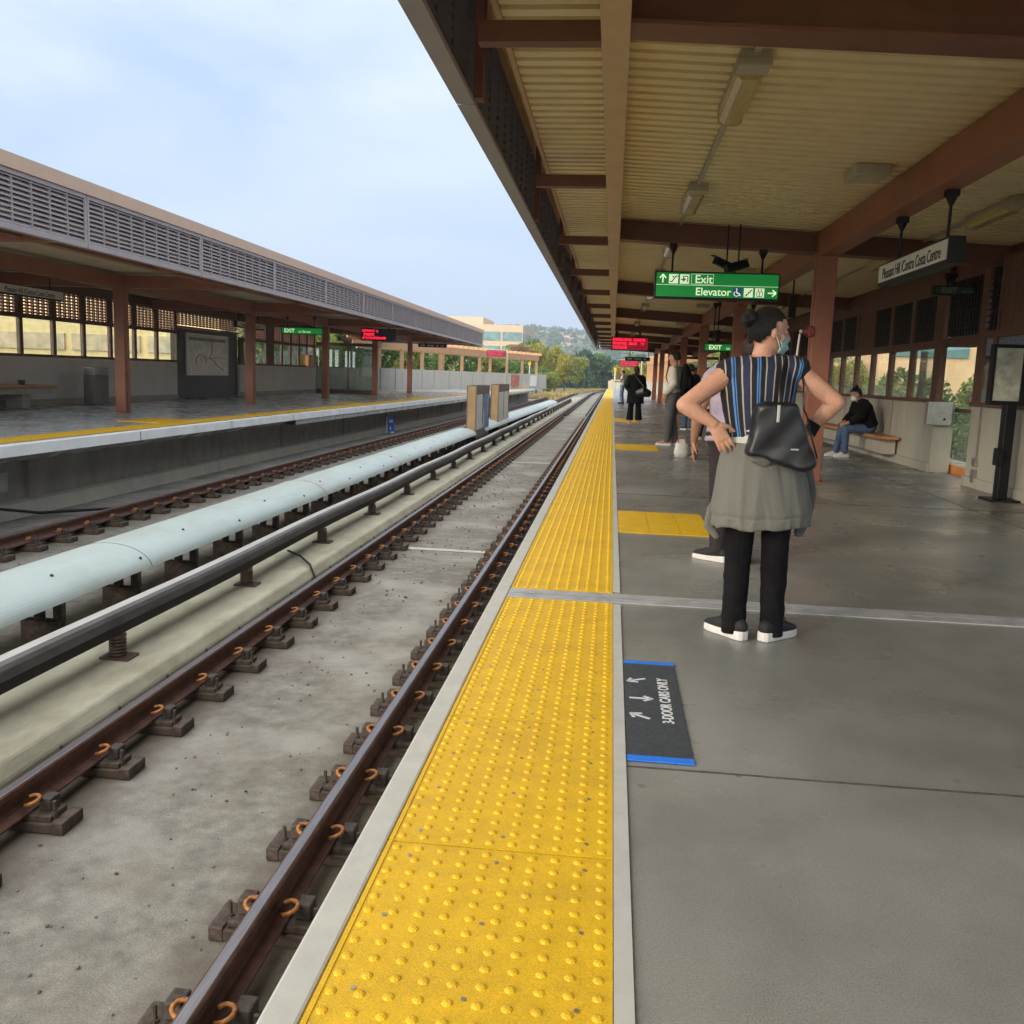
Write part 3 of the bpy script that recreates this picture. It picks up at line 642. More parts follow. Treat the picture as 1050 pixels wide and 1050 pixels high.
# near part of the wall
k_ = thing('windowed_wall', 'near stretch of concrete and timber wall beside the tall black display stand', 'wall', (4.9, 12, 0))
XK = 4.82
MB().box(XK, 8.0, .0, XK+.40, 13.20, 1.07).build('concrete_base', wallc, k_, bevel=.01)
MB().box(XK-.035, 8.0, 0, XK-.0005, 13.21, .14).build('plinth', wallc, k_, bevel=.01)
MB().box(XK-.03, 8, 1.072, XK+.40, 13.22, 1.13).build('sill', wood, k_)
MB().box(XK, 8, 1.131, XK+.05, 12.9, 1.95).build('dark_pane', glass('dark_glass', (.10,.11,.12), .25), k_)
for y in (12.98, 12.55, 10.9, 9.3): MB().box(XK-.01, y, 1.131, XK+.12, y+.12 if y < 12.9 else 13.2, 1.96).build('mullion', wood, k_)
MB().box(XK-.012, 8, 1.96, XK+.3, 13.2, 2.05).build('transom', wood, k_)
q = MB()
for k in range(24): q.box(XK+.01, 8+k*.19+.004, 2.051, XK+.05, 8+(k+1)*.19-.004, 2.95)
q.build('boarded_panel', wood, k_); 
q = MB(); louvre_bay(q, XK, 12.62, 13.0, 2.051, 2.85, step=.115, hw=.034, pitch=.08); q.build('louvre', black, k_)
MB().box(XK-.01, 13.0, 2.051, XK+.12, 13.2, 2.95).build('louvre_stile', wood, k_); MB().box(XK-.01, 12.56, 2.051, XK+.12, 12.62, 2.95).build('louvre_stile', wood, k_)
MB().box(XK-.02, 12.80, .30, XK-.001, 12.83, 1.07).build('conduit', steel, k_); MB().box(XK-.05, 12.76, .30, XK-.001, 12.87, .40).build('socket', steel, k_); MB().box(XK-.05, 12.77, .08, XK-.001, 12.86, .25).build('socket', steel, k_)
# steel box on the wall end
t = thing('control_box', 'square stainless box with a keyhole on the end of the bench wall', 'box', (4.98, 14.95, .73))
MB().box(4.80, 14.86, .74, 5.16, 14.995, 1.09).build('case', steel, t, bevel=.006); MB().tube([(5.05, 14.852, .83), (5.05, 14.86, .83)], .018, 12).build('keyhole', black, t)
# display stand
t = thing('display_stand', 'tall black framed display stand with a poster panel at the right edge', 'sign', (4.66, 11.5, 0))
MB().box(4.56, 11.42, .02, 4.68, 11.56, 1.14).build('post', black, t, bevel=.01)
MB().box(4.45, 11.30, 0, 4.82, 11.68, .025).build('foot', black, t)
b = MB(); b.box(4.36, 11.44, 1.12, 5.0, 11.54, 1.17); b.box(4.36, 11.44, 1.78, 5.0, 11.54, 1.82); b.box(4.36, 11.44, 1.17, 4.40, 11.54, 1.78); b.box(4.70, 11.44, 1.17, 5.0, 11.54, 1.78); b.build('frame', black, t, bevel=.005)
MB().box(4.405, 11.455, 1.172, 4.698, 11.50, 1.778).build('poster', postergl, t)
MB().box(4.50, 11.36, .42, 4.56, 11.5, .62).build('side_box', black, t)
# bench on the wall
t = thing('wall_bench', 'orange timber bench on a concrete ledge under the windows', 'bench', (4.7, 18.2, 0))
MB().box(4.55, 16.5, .40, XW-.04, 22.5, .455).build('seat', bench_wood, t, bevel=.008)
MB().box(4.70, 16.7, .141, XW-.04, 22.5, .398).build('ledge', wallc, t)

# ------------------------------------------------------------ left rear wall
XL = -15.6
w = thing('windowed_wall', 'grey concrete wall with a row of yellow-lit windows on the far platform', 'wall', (XL, 22, 0))
def leftwall(w, ya, yb, bays, zc=1.30, zs=1.38, zt=2.32, zl=2.44, zu=3.12):
    MB().box(XL-.3, ya, 0, XL, yb, zc).build('concrete_base', mat('wall_concrete_far', (.68,.67,.62), .8, var=.08, scale=2, stretch=(1,1,.4), dirt=(2,.5,.8,.4,(.48,.47,.43))), w)
    MB().box(XL, ya, 0, XL+.03, yb, .16).build('plinth', wallc, w)
    MB().box(XL-.12, ya, zc+.001, XL+.03, yb, zs).build('sill', wood, w); MB().box(XL-.10, ya, zt, XL, yb, zl).build('transom', wood, w)
    MB().box(XL-.10, ya, zu, XL, yb, zu+.35).build('head_rail', wood, w)
    for i, (a, b_) in enumerate(bays):
        MB().box(XL-.06, a, zs+.001, XL-.05, b_, zt-.001).build('window_pane', gwin, w)
        q = MB(); louvre_bay(q, XL-.02, a+.05, b_-.05, zl+.001, zu, sg=-1, pitch=.085, step=.24); q.build('louvre', brown_d, w)
        nb = bays[i+1][0] if i+1 < len(bays) else yb
        MB().box(XL-.10, b_+.001, zs+.001, XL, nb-.001, zt-.001).build('mullion', wood, w)
        MB().box(XL-.10, b_-.05+.001, zl+.001, XL, nb+.05-.001, zu-.001).build('louvre_stile', wood, w)
    MB().box(XL-.10, ya, zs+.001, XL, bays[0][0]-.001, zt-.001).build('mullion', wood, w)
leftwall(w, 14.0, 32.45, [(14.6+1.5*k, 14.6+1.5*k+1.36) for k in range(12)])
w2 = thing('windowed_wall', 'farther stretch of windowed concrete wall beyond the map board', 'wall', (XL, 40, 0))
leftwall(w2, 38.2, 48.2, [(38.6, 39.6), (39.75, 41.2), (42.2, 43.2), (43.4, 44.4), (44.6, 45.6), (45.8, 46.8), (47.0, 48.0)])
t = thing('map_board', 'dark panelled recess with a large framed route map', 'map', (XL, 35, 0))
b = MB(); b.box(XL-.25, 32.46, 0, XL-.12, 38.19, 2.55); b.build('dark_panel', darkpanel, t)
MB().box(XL-.12, 32.46, 2.551, XL-.02, 38.19, 2.62).build('shelf_rail', wood, t)
b = MB(); b.box(XL-.119, 33.35, .84, XL-.06, 37.15, .90); b.box(XL-.119, 33.35, 2.34, XL-.06, 37.15, 2.40); b.box(XL-.119, 33.35, .901, XL-.06, 33.43, 2.339); b.box(XL-.119, 37.07, .901, XL-.06, 37.15, 2.339); b.build('frame', white_paint, t)
MB().box(XL-.118, 33.435, .905, XL-.08, 37.065, 2.335).build('map_sheet', mapm, t)
b = MB(); b.box(XL-.0795, 33.6, 2.14, XL-.076, 36.9, 2.26); b.build('map_heading', mat('map_head', (.10,.16,.20), .4, var=.2, scale=4), t)
b = MB(); pts = [(XL-.074, 34.3+.45*math.cos(a)+.3, 1.35+.28*math.sin(a)) for a in [R(200-k*22) for k in range(10)]]; b.tube(pts, .012, 5)
b.tube([(XL-.074, 35.2, 1.5), (XL-.074, 35.7, 1.45), (XL-.074, 36.1, 1.2), (XL-.074, 36.7, 1.05)], .012, 5); b.tube([(XL-.074, 35.6, 2.1), (XL-.074, 35.6, 1.8), (XL-.074, 35.4, 1.5)], .01, 5); b.tube([(XL-.074, 35.4, 1.5), (XL-.074, 36.2, 1.55), (XL-.074, 36.9, 1.5)], .01, 5); b.build('route_lines', mat('map_line', (.20,.10,.09), .5), t)
q = MB(); louvre_bay(q, XL-.1, 32.6, 38.1, 2.65, 3.12, sg=-1, pitch=.075, step=.3); q.build('louvre', brown_d, t)
MB().box(XL-.3, 32.46, 3.121, XL-.0, 38.19, 3.5).build('head_rail', wood, t)
# glass windscreen between wall and fourth column
t = thing('glass_windscreen', 'brown framed glass windscreen across the far platform', 'screen', (-13.8, 47.5, 0))
b = MB(); b.box(-15.3, 47.44, .0, -12.34, 47.56, .22); b.box(-15.3, 47.45, 2.45, -12.34, 47.55, 2.6); b.box(-13.65, 47.46, .221, -13.57, 47.54, 2.449) ; b.build('frame', wood, t)
MB().box(-15.3, 47.49, .221, -13.66, 47.505, 2.449).build('glass_pane', gscr, t); MB().box(-13.56, 47.49, .221, -12.34, 47.505, 2.449).build('glass_pane', gscr, t)
t = thing('notice_box', 'orange timber notice box on the window ledge of the far wall', 'box', (XL+.1, 47, 1.4))
b = MB(); b.box(XL+.001, 46.7, 1.32, XL+.15, 47.6, 1.92); b.build('case', orange_timber, t); MB().box(XL+.15, 46.85, 1.42, XL+.16, 47.3, 1.8).build('face', tanbeam, t)
# bin, bench, cup on far platform
t = thing('litter_bin', 'round grey litter bin with a paler rim against the far wall', 'bin', (-14.75, 25.3, 0))
MB().tube([(-14.75,25.6,.03),(-14.75,25.6,.86)], .33, 28).build('drum', mat('bin_grey', (.16,.145,.135), .6, var=.15, scale=10, bump=.3), t)
b = MB(); b.tube([(-14.75,25.6,.865),(-14.75,25.6,1.05),(-14.75,25.6,1.07)], [.34,.335,.30], 28); b.build('rim', mat('bin_rim', (.24,.24,.25), .4, metal=.4, var=.2, scale=20), t)
t = thing('platform_bench', 'timber topped concrete bench at the left edge of the far platform', 'bench', (-15, 20.5, 0))
MB().box(-15.5, 17, .50, -14.7, 23.6, .58).build('seat', bench_wood, t, bevel=.01); MB().box(-15.45, 17.05, .36, -14.75, 23.5, .498).build('slab', wallc, t)
for y in (18, 22.4): MB().box(-15.35, y, 0, -14.9, y+.3, .358).build('leg', wallc, t)
t = MB().tube([(-15.1,22.7,.581),(-15.1,22.7,.70)], [.07,.085], 12).build('cup', mat('cup_dark', (.05,.06,.06), .5), label='small dark cup left standing on the far bench', cat='cup')
# ------------------------------------------------------------ ceiling lights, conduits
def lamp(x, y, lab, group, L=1.32, first=None):
    if first: return copy_tree(first, (x, y, ZD(x)), lab)
    t = thing('ceiling_light', lab, 'light', (x, y, ZD(x)), group); z = ZD(x)
    b = MB(); b.box(x-.10, y, z-.045, x+.10, y+L, z-.001); b.box(x-.105, y, z-.10, x+.105, y+.22, z-.045); b.build('housing', lampbody, t, bevel=.006)
    b = MB(); b.prism([(x-.092, z-.046), (x-.085, z-.10), (x-.05, z-.125), (x+.05, z-.125), (x+.085, z-.10), (x+.092, z-.046)], y+.221, y+L-.005); b.build('lens', lens_m, t)
    MB().prism([(x-.097, z-.046), (x-.09, z-.105), (x-.05, z-.13), (x+.05, z-.13), (x+.09, z-.105), (x+.097, z-.046)], y+L-.0045, y+L+.02).build('end_cap', lampbody, t)
    return t
GLT = 'wraparound lights in the row over the platform edge side'; L0 = None
for k in range(14):
    y = 6.35+4.02*k
    l = lamp(.80, y, '%s ceiling light in the row above the striped woman' % (ORD[k] if k < 14 else 'far'), GLT, first=L0); L0 = L0 or l
for k in range(7):
    lamp(3.95, 5.9+4.1*k, '%s ceiling light in the row near the windowed wall' % ORD[k], 'wraparound lights in the row near the windowed wall', first=L0)['group'] = 'wraparound lights in the row near the windowed wall'
for x, lab in ((.80, 'pale conduit strip linking the ceiling lights near the platform edge'), (3.95, 'pale conduit strip linking the ceiling lights near the rear wall')):
    MB().box(x-.022, 1, ZD(x)-.03, x+.022, 57, ZD(x)-.002).build('ceiling_conduit', lampbody, label=lab, cat='conduit')
t = thing('ceiling_speaker', 'flat square cream box fixed to the ribbed ceiling', 'speaker', (2.26, 9.3, 3.28))
b = MB(); b.box(2.10, 9.10, 3.19, 2.42, 9.55, 3.285); b.build('case', lampbody, t, bevel=.012); MB().box(2.15, 9.15, 3.182, 2.37, 9.50, 3.1895).build('grille', mat('grille', (.50,.42,.28), .6, var=.1, scale=60), t)
for k, y in enumerate((17.2, 25.3, 33.2, 41.1)):
    MB().box(2.10, y, 3.19, 2.42, y+.45, 3.285).build('ceiling_speaker', lampbody, bevel=.012, label='%s small ceiling box beyond the green sign' % ('first', 'second', 'third', 'fourth')[k], cat='speaker', group='small ceiling boxes further down')
# ------------------------------------------------------------ signs
def hanger(b, x, y, z0, z1, r=.014):
    b.cyl((x, y, z0), (x, y, z1), r, 8); b.box(x-.05, y-.05, z1-.06, x+.05, y+.05, z1)
    b.tube([(x, y, z1-.13), (x, y, z1-.06)], [.018, .05], 8); return b
def picto(par, x0, z0, s, y, face, kind_):
    MB().box(x0, y-.004, z0, x0+s, y, z0+s).build('pictogram', face, par)
    b = MB(); y0, y1 = y-.0065, y-.0041; c = x0+s/2
    def ln(pts, r=.006):
        for (p, q) in zip(pts[:-1], pts[1:]):
            p = Vector((x0+p[0]*s, 0, z0+p[1]*s)); q = Vector((x0+q[0]*s, 0, z0+q[1]*s)); d = (q-p).normalized(); n_ = Vector((-d.z, 0, d.x))*r
            A = [(*((p-n_).xz),), (*((q-n_).xz),), (*((q+n_).xz),), (*((p+n_).xz),)]
            b.hexa([(a[0], y0, a[1]) for a in A], [(a[0], y1, a[1]) for a in A])
    mm = black
    if kind_ == 'escalator': ln([(.1,.2),(.35,.2),(.75,.8),(.95,.8)], .007); b.tube([(x0+.45*s, y1, z0+.72*s), (x0+.45*s, y0, z0+.72*s)], .011, 8)
    if kind_ == 'exit': ln([(.35,.15),(.35,.8),(.85,.8),(.85,.15)], .006); ln([(.1,.45),(.6,.45)], .006); ln([(.45,.6),(.6,.45),(.45,.3)], .005)
    if kind_ == 'wheel':
        mm = green_l; b.tube([(x0+.42*s, y1, z0+.86*s), (x0+.42*s, y0, z0+.86*s)], .010, 8); ln([(.42,.75),(.45,.42),(.7,.42),(.85,.12)], .006)
        ln([(.45+.30*math.cos(a)-.02, .34+.26*math.sin(a)) for a in [R(120+k*28) for k in range(9)]], .005)
    if kind_ == 'lift': ln([(.2,.1),(.2,.62),(.8,.62),(.8,.1),(.2,.1)], .004); ln([(.5,.1),(.5,.62)], .004); ln([(.35,.72),(.35,.92)], .006); ln([(.65,.92),(.65,.72)], .006)
    if kind_ == 'stair': ln([(.1,.15),(.3,.15),(.3,.35),(.5,.35),(.5,.55),(.7,.55),(.7,.75),(.9,.75)], .006)
    b.build('symbol', mm, par)
def sign_arrow(par, c, d, L, y, m_=green_l, w=.009):
    b = MB(); d = Vector((d[0], d[1])); n_ = Vector((-d.y, d.x)); c = Vector(c)
    def bar(p, q):
        dd = (q-p).normalized(); k = Vector((-dd.y, dd.x))*w
        A = [p-k, q-k, q+k, p+k]; b.hexa([(a.x, y-.0035, a.y) for a in A], [(a.x, y, a.y) for a in A])
    tip = c+d*L/2; bar(c-d*L/2, tip-d*.003); 
    for s_ in (1, -1): bar(tip+d*.006, tip-d*L*.42+n_*s_*L*.42)
    b.build('arrow', m_, par)
YG = 12.88
t = thing('exit_sign', 'lit green hanging sign reading Exit and Elevator with pictograms', 'sign', (1.32, YG, 2.36))
MB().box(.495, YG, 2.362, 2.13, YG+.20, 2.712).build('case', black, t, bevel=.006)
MB().box(.515, YG-.004, 2.382, 2.11, YG-.0002, 2.692).build('face', greenf, t)
MB().box(.515, YG-.006, 2.533, 2.11, YG-.0042, 2.538).build('divider', green_l, t)
ys_ = YG-.0042
sign_arrow(t, (.60, 2.612), (0, 1), .10, ys_); picto(t, .68, 2.552, .12, ys_, green_l, 'escalator'); picto(t, .825, 2.552, .12, ys_, green_l, 'exit')
b = MB(); x0, x1, z0, z1 = .975, 1.265, 2.548, 2.682
for q in ((x0, z0, x1, z0+.004), (x0, z1-.004, x1, z1), (x0, z0+.0041, x0+.004, z1-.0041), (x1-.004, z0+.0041, x1, z1-.0041)): b.box(q[0], YG-.0062, q[1], q[2], YG-.0042, q[3])
b.build('text_frame', green_l, t)
text('lettering', 'Exit', .150, (1.02, YG-.0062, 2.565), ROT_S, green_l, t, .0012, offset=.0015); text('lettering', 'Elevator', .140, (1.035, YG-.0062, 2.408), ROT_S, green_l, t, .0012, offset=.0015)
picto(t, 1.525, 2.396, .118, ys_, bluef, 'wheel'); picto(t, 1.67, 2.396, .118, ys_, green_l, 'stair'); picto(t, 1.815, 2.396, .118, ys_, green_l, 'lift')
sign_arrow(t, (2.03, 2.455), (1, 0), .10, ys_)
hb = MB(); hanger(hb, .72, YG+.10, 2.712, 3.09); hanger(hb, 1.90, YG+.10, 2.712, 3.03); hb.build('hanger_rods', black, t)
# station name sign, parallel to the track
def name_sign(X, y0, y1, z0, z1, sg, lab, ztop, body, txt_m, face_m, tsize, full=True):
    t = thing('station_name_sign', lab, 'sign', (X, (y0+y1)/2, z0))
    MB().box(X-.065, y0, z0, X+.065, y1, z1).build('case', black, t, bevel=.004)
    xf = X+sg*.066
    MB().box(min(xf, xf+sg*.003), y0+.03, z0+.035, max(xf, xf+sg*.003), y1-.03, z1-.02).build('face', face_m, t)
    ro = ROT_W if sg < 0 else ROT_E; yy = (y0+y1)/2
    text('lettering', body, tsize, (xf+sg*.0045, yy, z0+.062), ro, txt_m, t, .0012, align='CENTER', sx=.80, offset=.001)
    b = MB(); hanger(b, X, y0+.25, z1, ztop); hanger(b, X, y1-.45, z1, ztop); b.build('hanger_rods', black, t); return t
NAME = 'Pleasant Hill /Contra Costa Centre'
name_sign(2.74, 8.17, 10.22, 2.30, 2.52, -1, 'hanging station name sign reading Pleasant Hill /Contra Costa Centre over the right platform', 2.93, NAME, black, greyw, .150)
for k, (y0, L) in enumerate(((18.9, 2.6), (31.9, 2.6), (44.5, 2.0))):
    name_sign(-13.2, y0, y0+L, 2.62 if k == 0 else 2.60, 2.86 if k == 0 else 2.82, 1, '%s station name sign hanging over the far platform' % ('nearest', 'middle', 'farthest')[k], 3.42, NAME, black, greyw, .16)
# second EXIT sign further down, and one on the far platform, one by the door
def exit_sign(x0, x1, y, z0, z1, lab, lit=True, body='EXIT', sub='to Street', ztop=3.1):
    t = thing('exit_sign', lab, 'sign', ((x0+x1)/2, y, z0)); 
    MB().box(x0, y, z0, x1, y+.12, z1).build('case', black, t)
    MB().box(x0+.02, y-.004, z0+.02, x1-.02, y-.0002, z1-.02).build('face', greenf if lit else mat('green_unlit', (.02,.05,.03), .5), t)
    h = (z1-z0)
    text('lettering', body, h*.78, (x0+.10, y-.006, z0+h*.24), ROT_S, green_l if lit else mat('dull_letters', (.16,.17,.14), .6), t, .001, offset=.003)
    text('lettering', sub, h*.52, (x0+.10+h*2.2, y-.006, z0+h*.24), ROT_S, green_l if lit else mat('dull_letters', ()), t, .001)
    b = MB(); hanger(b, x0+.2, y+.06, z1, ztop); hanger(b, x1-.3, y+.06, z1, ztop); b.build('hanger_rods', black, t); return t
exit_sign(1.98, 3.30, 21.3, 1.965-.02, 2.12, 'small green EXIT to Street sign hanging behind the striped woman', ztop=3.0)
exit_sign(-11.85, -10.35, 32.8, 2.44, 2.68, 'green EXIT to Street sign hanging over the far platform', ztop=3.05)
t = exit_sign(4.44, 5.0, 14.0, 2.60, 2.73, 'dim unlit EXIT to Street sign beside the glazed screen', lit=False, ztop=2.9)
# LED boards: rows of dot marks, too small to read in the photo
def led_board(x0, x1, y, z0, z1, lab, rows, ink, ztop, glow=False, pole=None):
    t = thing('led_display', lab, 'display', ((x0+x1)/2, y, z0))
    MB().box(x0, y, z0, x1, y+.18, z1).build('case', black, t)
    MB().box(x0+.03, y-.003, z0+.03, x1-.03, y-.0002, z1-.03).build('face', ledglow if glow else darkpanel, t)
    b = MB(); rnd = random.Random(len(lab)); h = (z1-z0-.08)/len(rows)
    for i, f in enumerate(rows):
        zt = z1-.05-i*h; x = x0+.06; lim = x0+.06+(x1-x0-.12)*f; u = h*.72/7
        while x < lim:
            if rnd.random() < .14: x += u*4; continue
            for cc in range(4):
                for rr in range(7):
                    if rnd.random() < .56: b.box(x+cc*u*1.05, y-.006, zt-(rr+1)*u, x+cc*u*1.05+u*.85, y-.0032, zt-rr*u-u*.15)
            x += u*5.3
    b.build('lit_dots', ink, t)
    b = MB()
    if pole: b.cyl(pole, (pole[0], pole[1], z1+.1), .05, 8); b.box(min(pole[0], x0), y+.05, z1, max(pole[0], x1), y+.12, z1+.08)
    else: hanger(b, x0+.2, y+.09, z1, ztop, .03); hanger(b, x1-.35, y+.09, z1, ztop, .03)
    b.build('support', black if not pole else steel, t); return t
led_board(-.12, 1.32, 36.9, 2.36, 2.88, 'red lit LED train display hanging over the right platform edge', (.93, .88, .42), led, 3.1, glow=True)
led_board(-10.75, -9.20, 39.4, 2.50, 3.02, 'black LED display with red text lines hanging on the far platform', (.45, .34, .74), led, 3.2)
led_board(.45, 1.95, 74, 2.20, 2.70, 'distant pinkish red LED display beyond the right canopy', (.95, .9, .9), ledpink, 3, glow=True, pole=(2.2, 74.1, 0))
led_board(-10.55, -8.95, 78, 2.75, 3.25, 'distant pinkish red LED display beyond the far canopy', (.95, .9, .9), ledpink, 3, glow=True, pole=(-8.8, 78.1, 0))
def bar_sign(x0, x1, y, z0, z1, lab, px):
    t = thing('hanging_sign', lab, 'sign', ((x0+x1)/2, y, z0)); MB().box(x0, y, z0, x1, y+.1, z1).build('panel', black, t)
    b = MB(); rnd = random.Random(5); x = x0+.15
    while x < x1-.2: b.box(x, y-.003, z0+.07, x+.05, y-.0002, z1-.07); x += rnd.choice((.075, .075, .075, .2))
    b.build('marks', greyw, t)
    b = MB(); b.cyl((px, y+.05, z1), (px, y+.05, 3.95 if abs(y) > 61 else 3.15), .02, 6); b.cyl((x1-.1, y+.05, z1), (x1-.1, y+.05, 3.15), .02, 6); b.build('rods', black, t)
bar_sign(.72, 2.26, 59.5, 2.42, 2.64, 'narrow black sign hanging at the far end of the right canopy', 1.0)
bar_sign(-12.2, -10.4, 58.2, 2.80, 3.02, 'narrow black sign hanging at the end of the far canopy', -11.8)
# security cameras and speakers
def cctv(x, y, z, lab, ztop, dirx=-1):
    t = thing('security_camera', lab, 'camera', (x, y, z)); rot = Matrix.Rotation(R(-20*dirx), 3, 'Y') @ Matrix.Rotation(R(25), 3, 'Z')
    b = MB(); b.obox((x, y, z), (.16, .05, .045), rot); b.build('body', black, t, bevel=.006)
    b = MB(); b.obox((x-.02, y, z+.055), (.17, .06, .006), rot); b.build('sunshield', blackiron, t); MB().cyl((x+.02, y, z+.04), (x+.02, y, ztop-.02), .010, 8).build('arm', black, t)
cctv(1.36, 12.5, 2.76, 'black security camera hanging behind the green Exit sign, left', 3.28); cctv(1.50, 12.45, 2.73, 'black security camera hanging behind the green Exit sign, right', 3.28, 1)
for x, y, z0, z1, lab in ((2.87, 16.0, 2.36, 2.72, 'black box speaker on a rod beside the brown column with the red alarm'), (2.55, 24.0, 2.25, 2.55, 'black box speaker on a rod further down the right platform')):
    t = thing('hanging_speaker', lab, 'speaker', (x, y, z0)); MB().box(x-.055, y-.06, z0, x+.055, y+.06, z1).build('case', black, t, bevel=.01)
    b = MB(); hanger(b, x, y, z1, 3.24); b.build('rod', black, t)
# red alarm with tube on the column
t = thing('fire_alarm', 'dark red alarm bell with a white tube on the nearest brown column', 'alarm', (2.55, 12.66, 1.9))
b = MB(); b.tube([(2.43, 12.72, 1.965), (2.57, 12.72, 1.965)], [.035, .085], 16); b.box(2.50, 12.66, 1.90, 2.575, 12.80, 2.03); b.build('bell', redbell, t, bevel=.005)
MB().tube([(2.425, 12.72, 1.965), (2.40, 12.72, 1.965)], .022, 10).build('lamp', white_paint, t)
MB().cyl((2.40, 12.70, 1.93), (2.375, 12.70, 1.52), .013, 8).build('tube', white_paint, t)
# barrier boards standing between the tracks
woodedge = mat('board_wood', (.42, .27, .12), .6, var=.15, scale=6, stretch=(1,1,.2), dirt=(5,.5,.7,.5,(.25,.15,.07)))
for k, (y0, y1, blue) in enumerate(((32, 35.4, True), (38.4, 42.2, False))):
    t = thing('trackside_cabinet', 'wood edged cabinet with %s panels standing between the tracks' % ('white and blue' if blue else 'two pale grey'), 'cabinet', (-4.8, y0, -.95), 'cabinets between the tracks')
    X0, X1, Z0, Z1 = -4.97, -4.62, -.92, .86
    MB().box(X0, y0, Z0, X0+.045, y1, Z1).build('side', mat('cab_grey', (.17,.14,.13), .6, var=.2, scale=5), t)
    MB().box(X1-.045, y0, Z0, X1, y0+.06, Z1).build('side', mat('cab_grey', ()), t)
    b = MB(); b.box(X0+.046, y0+.01, Z0, X1-.046, y0+.05, Z1-.02); b.build('wood_edge', woodedge, t)
    b = MB(); b.box(X1-.04, y0+.061, Z1-.30, X1, y1, Z1); b.box(X1-.04, y0+.061, Z0, X1, y1, Z0+.24); b.box(X1-.04, y1-.07, Z0+.241, X1, y1, Z1-.301); b.box(X0+.046, y1-.05, Z0, X1-.041, y1, Z1); b.build('frame', mat('cab_grey', ()), t)
    n = 2
    for i in range(n):
        a = y0+.10+i*(y1-y0-.2)/n; w_ = (y1-y0-.2)/n-.28
        MB().box(X1-.02, a+.12, Z0+.25, X1-.005, a+.12+w_, Z1-.31).build('panel', white_paint if not (blue and i == 1) else mat('panel_blue', (.10,.24,.48), .4, var=.25, scale=3, col2=(.55,.6,.65), mix=(1.2,.5,.55)), t)
    MB().box(X0, y0, Z0-.14, X1, y1, Z0-.001).build('base', blackiron, t)
t = thing('track_sign', 'small blue sign plate standing by the far track under the platform', 'sign', (-8.9, 37.2, -1.2))
MB().box(-8.99, 37.2, -1.24, -8.72, 37.26, -.58).build('plate', mat('plate_blue', (.03,.12,.55), .4, var=.1, scale=5), t); b = MB(); b.box(-8.93, 37.19, -.82, -8.78, 37.1995, -.70); b.box(-8.90, 37.19, -1.10, -8.85, 37.1995, -.98); b.box(-8.88, 37.19, -1.23, -8.74, 37.1995, -1.18); b.build('marks', white_paint, t)
MB().box(-9.05, 37.2, -1.24, -9.0, 37.26, -.60).build('edge', white_paint, t)

# ------------------------------------------------------------ parapets, pergolas, windbreaks at the platform ends
def poly_wall(name, pts, z0, z1, th, m_, lab, cat='wall', joints=2.4):
    t = thing(name, lab, cat, (pts[0][0], pts[0][1], z0)); b = MB(); jn = MB()
    for (a, c) in zip(pts[:-1], pts[1:]):
        a, c = Vector(a), Vector(c); d = (c-a).normalized(); n_ = Vector((d.y, -d.x))*th
        b.hexa([(a.x, a.y, z0), (c.x, c.y, z0), (c.x+n_.x, c.y+n_.y, z0), (a.x+n_.x, a.y+n_.y, z0)], [(a.x, a.y, z1), (c.x, c.y, z1), (c.x+n_.x, c.y+n_.y, z1), (a.x+n_.x, a.y+n_.y, z1)])
        L = (c-a).length; k = joints
        while k < L: p = a+d*k; jn.obox((p.x-n_.x*.03, p.y-n_.y*.03, (z0+z1)/2), (.03, .03, (z1-z0)/2-.01), Matrix.Identity(3)); k += joints
    b.build('wall_body', m_, t); jn.build('joints', mat('joint_faint', (.36,.36,.33), .9, var=.1), t); return t
parw = mat('parapet_concrete', (.46, .46, .42), .8, var=.07, scale=2, stretch=(1,1,.3), bump=.1, dirt=(2,.55,.8,.4,(.30,.29,.26)))
poly_wall('parapet_wall', [(-15.6, 48.3), (-15.5, 58), (-12.9, 72), (-10.4, 82), (-6.7, 95.5)][::-1], 0, 1.42, .25, parw, 'long pale concrete parapet at the end of the far platform')
poly_wall('parapet_wall', [(4.9, 61.2), (4.2, 75), (3.2, 92), (.4, 111), (-.2, 111)], 0, 1.15, .25, parw, 'pale concrete parapet at the far end of the right platform')
pergw = mat('pergola_tan', (.52, .31, .17), .6, var=.12, scale=2, dirt=(2,.5,.8,.4,(.36,.18,.10)))
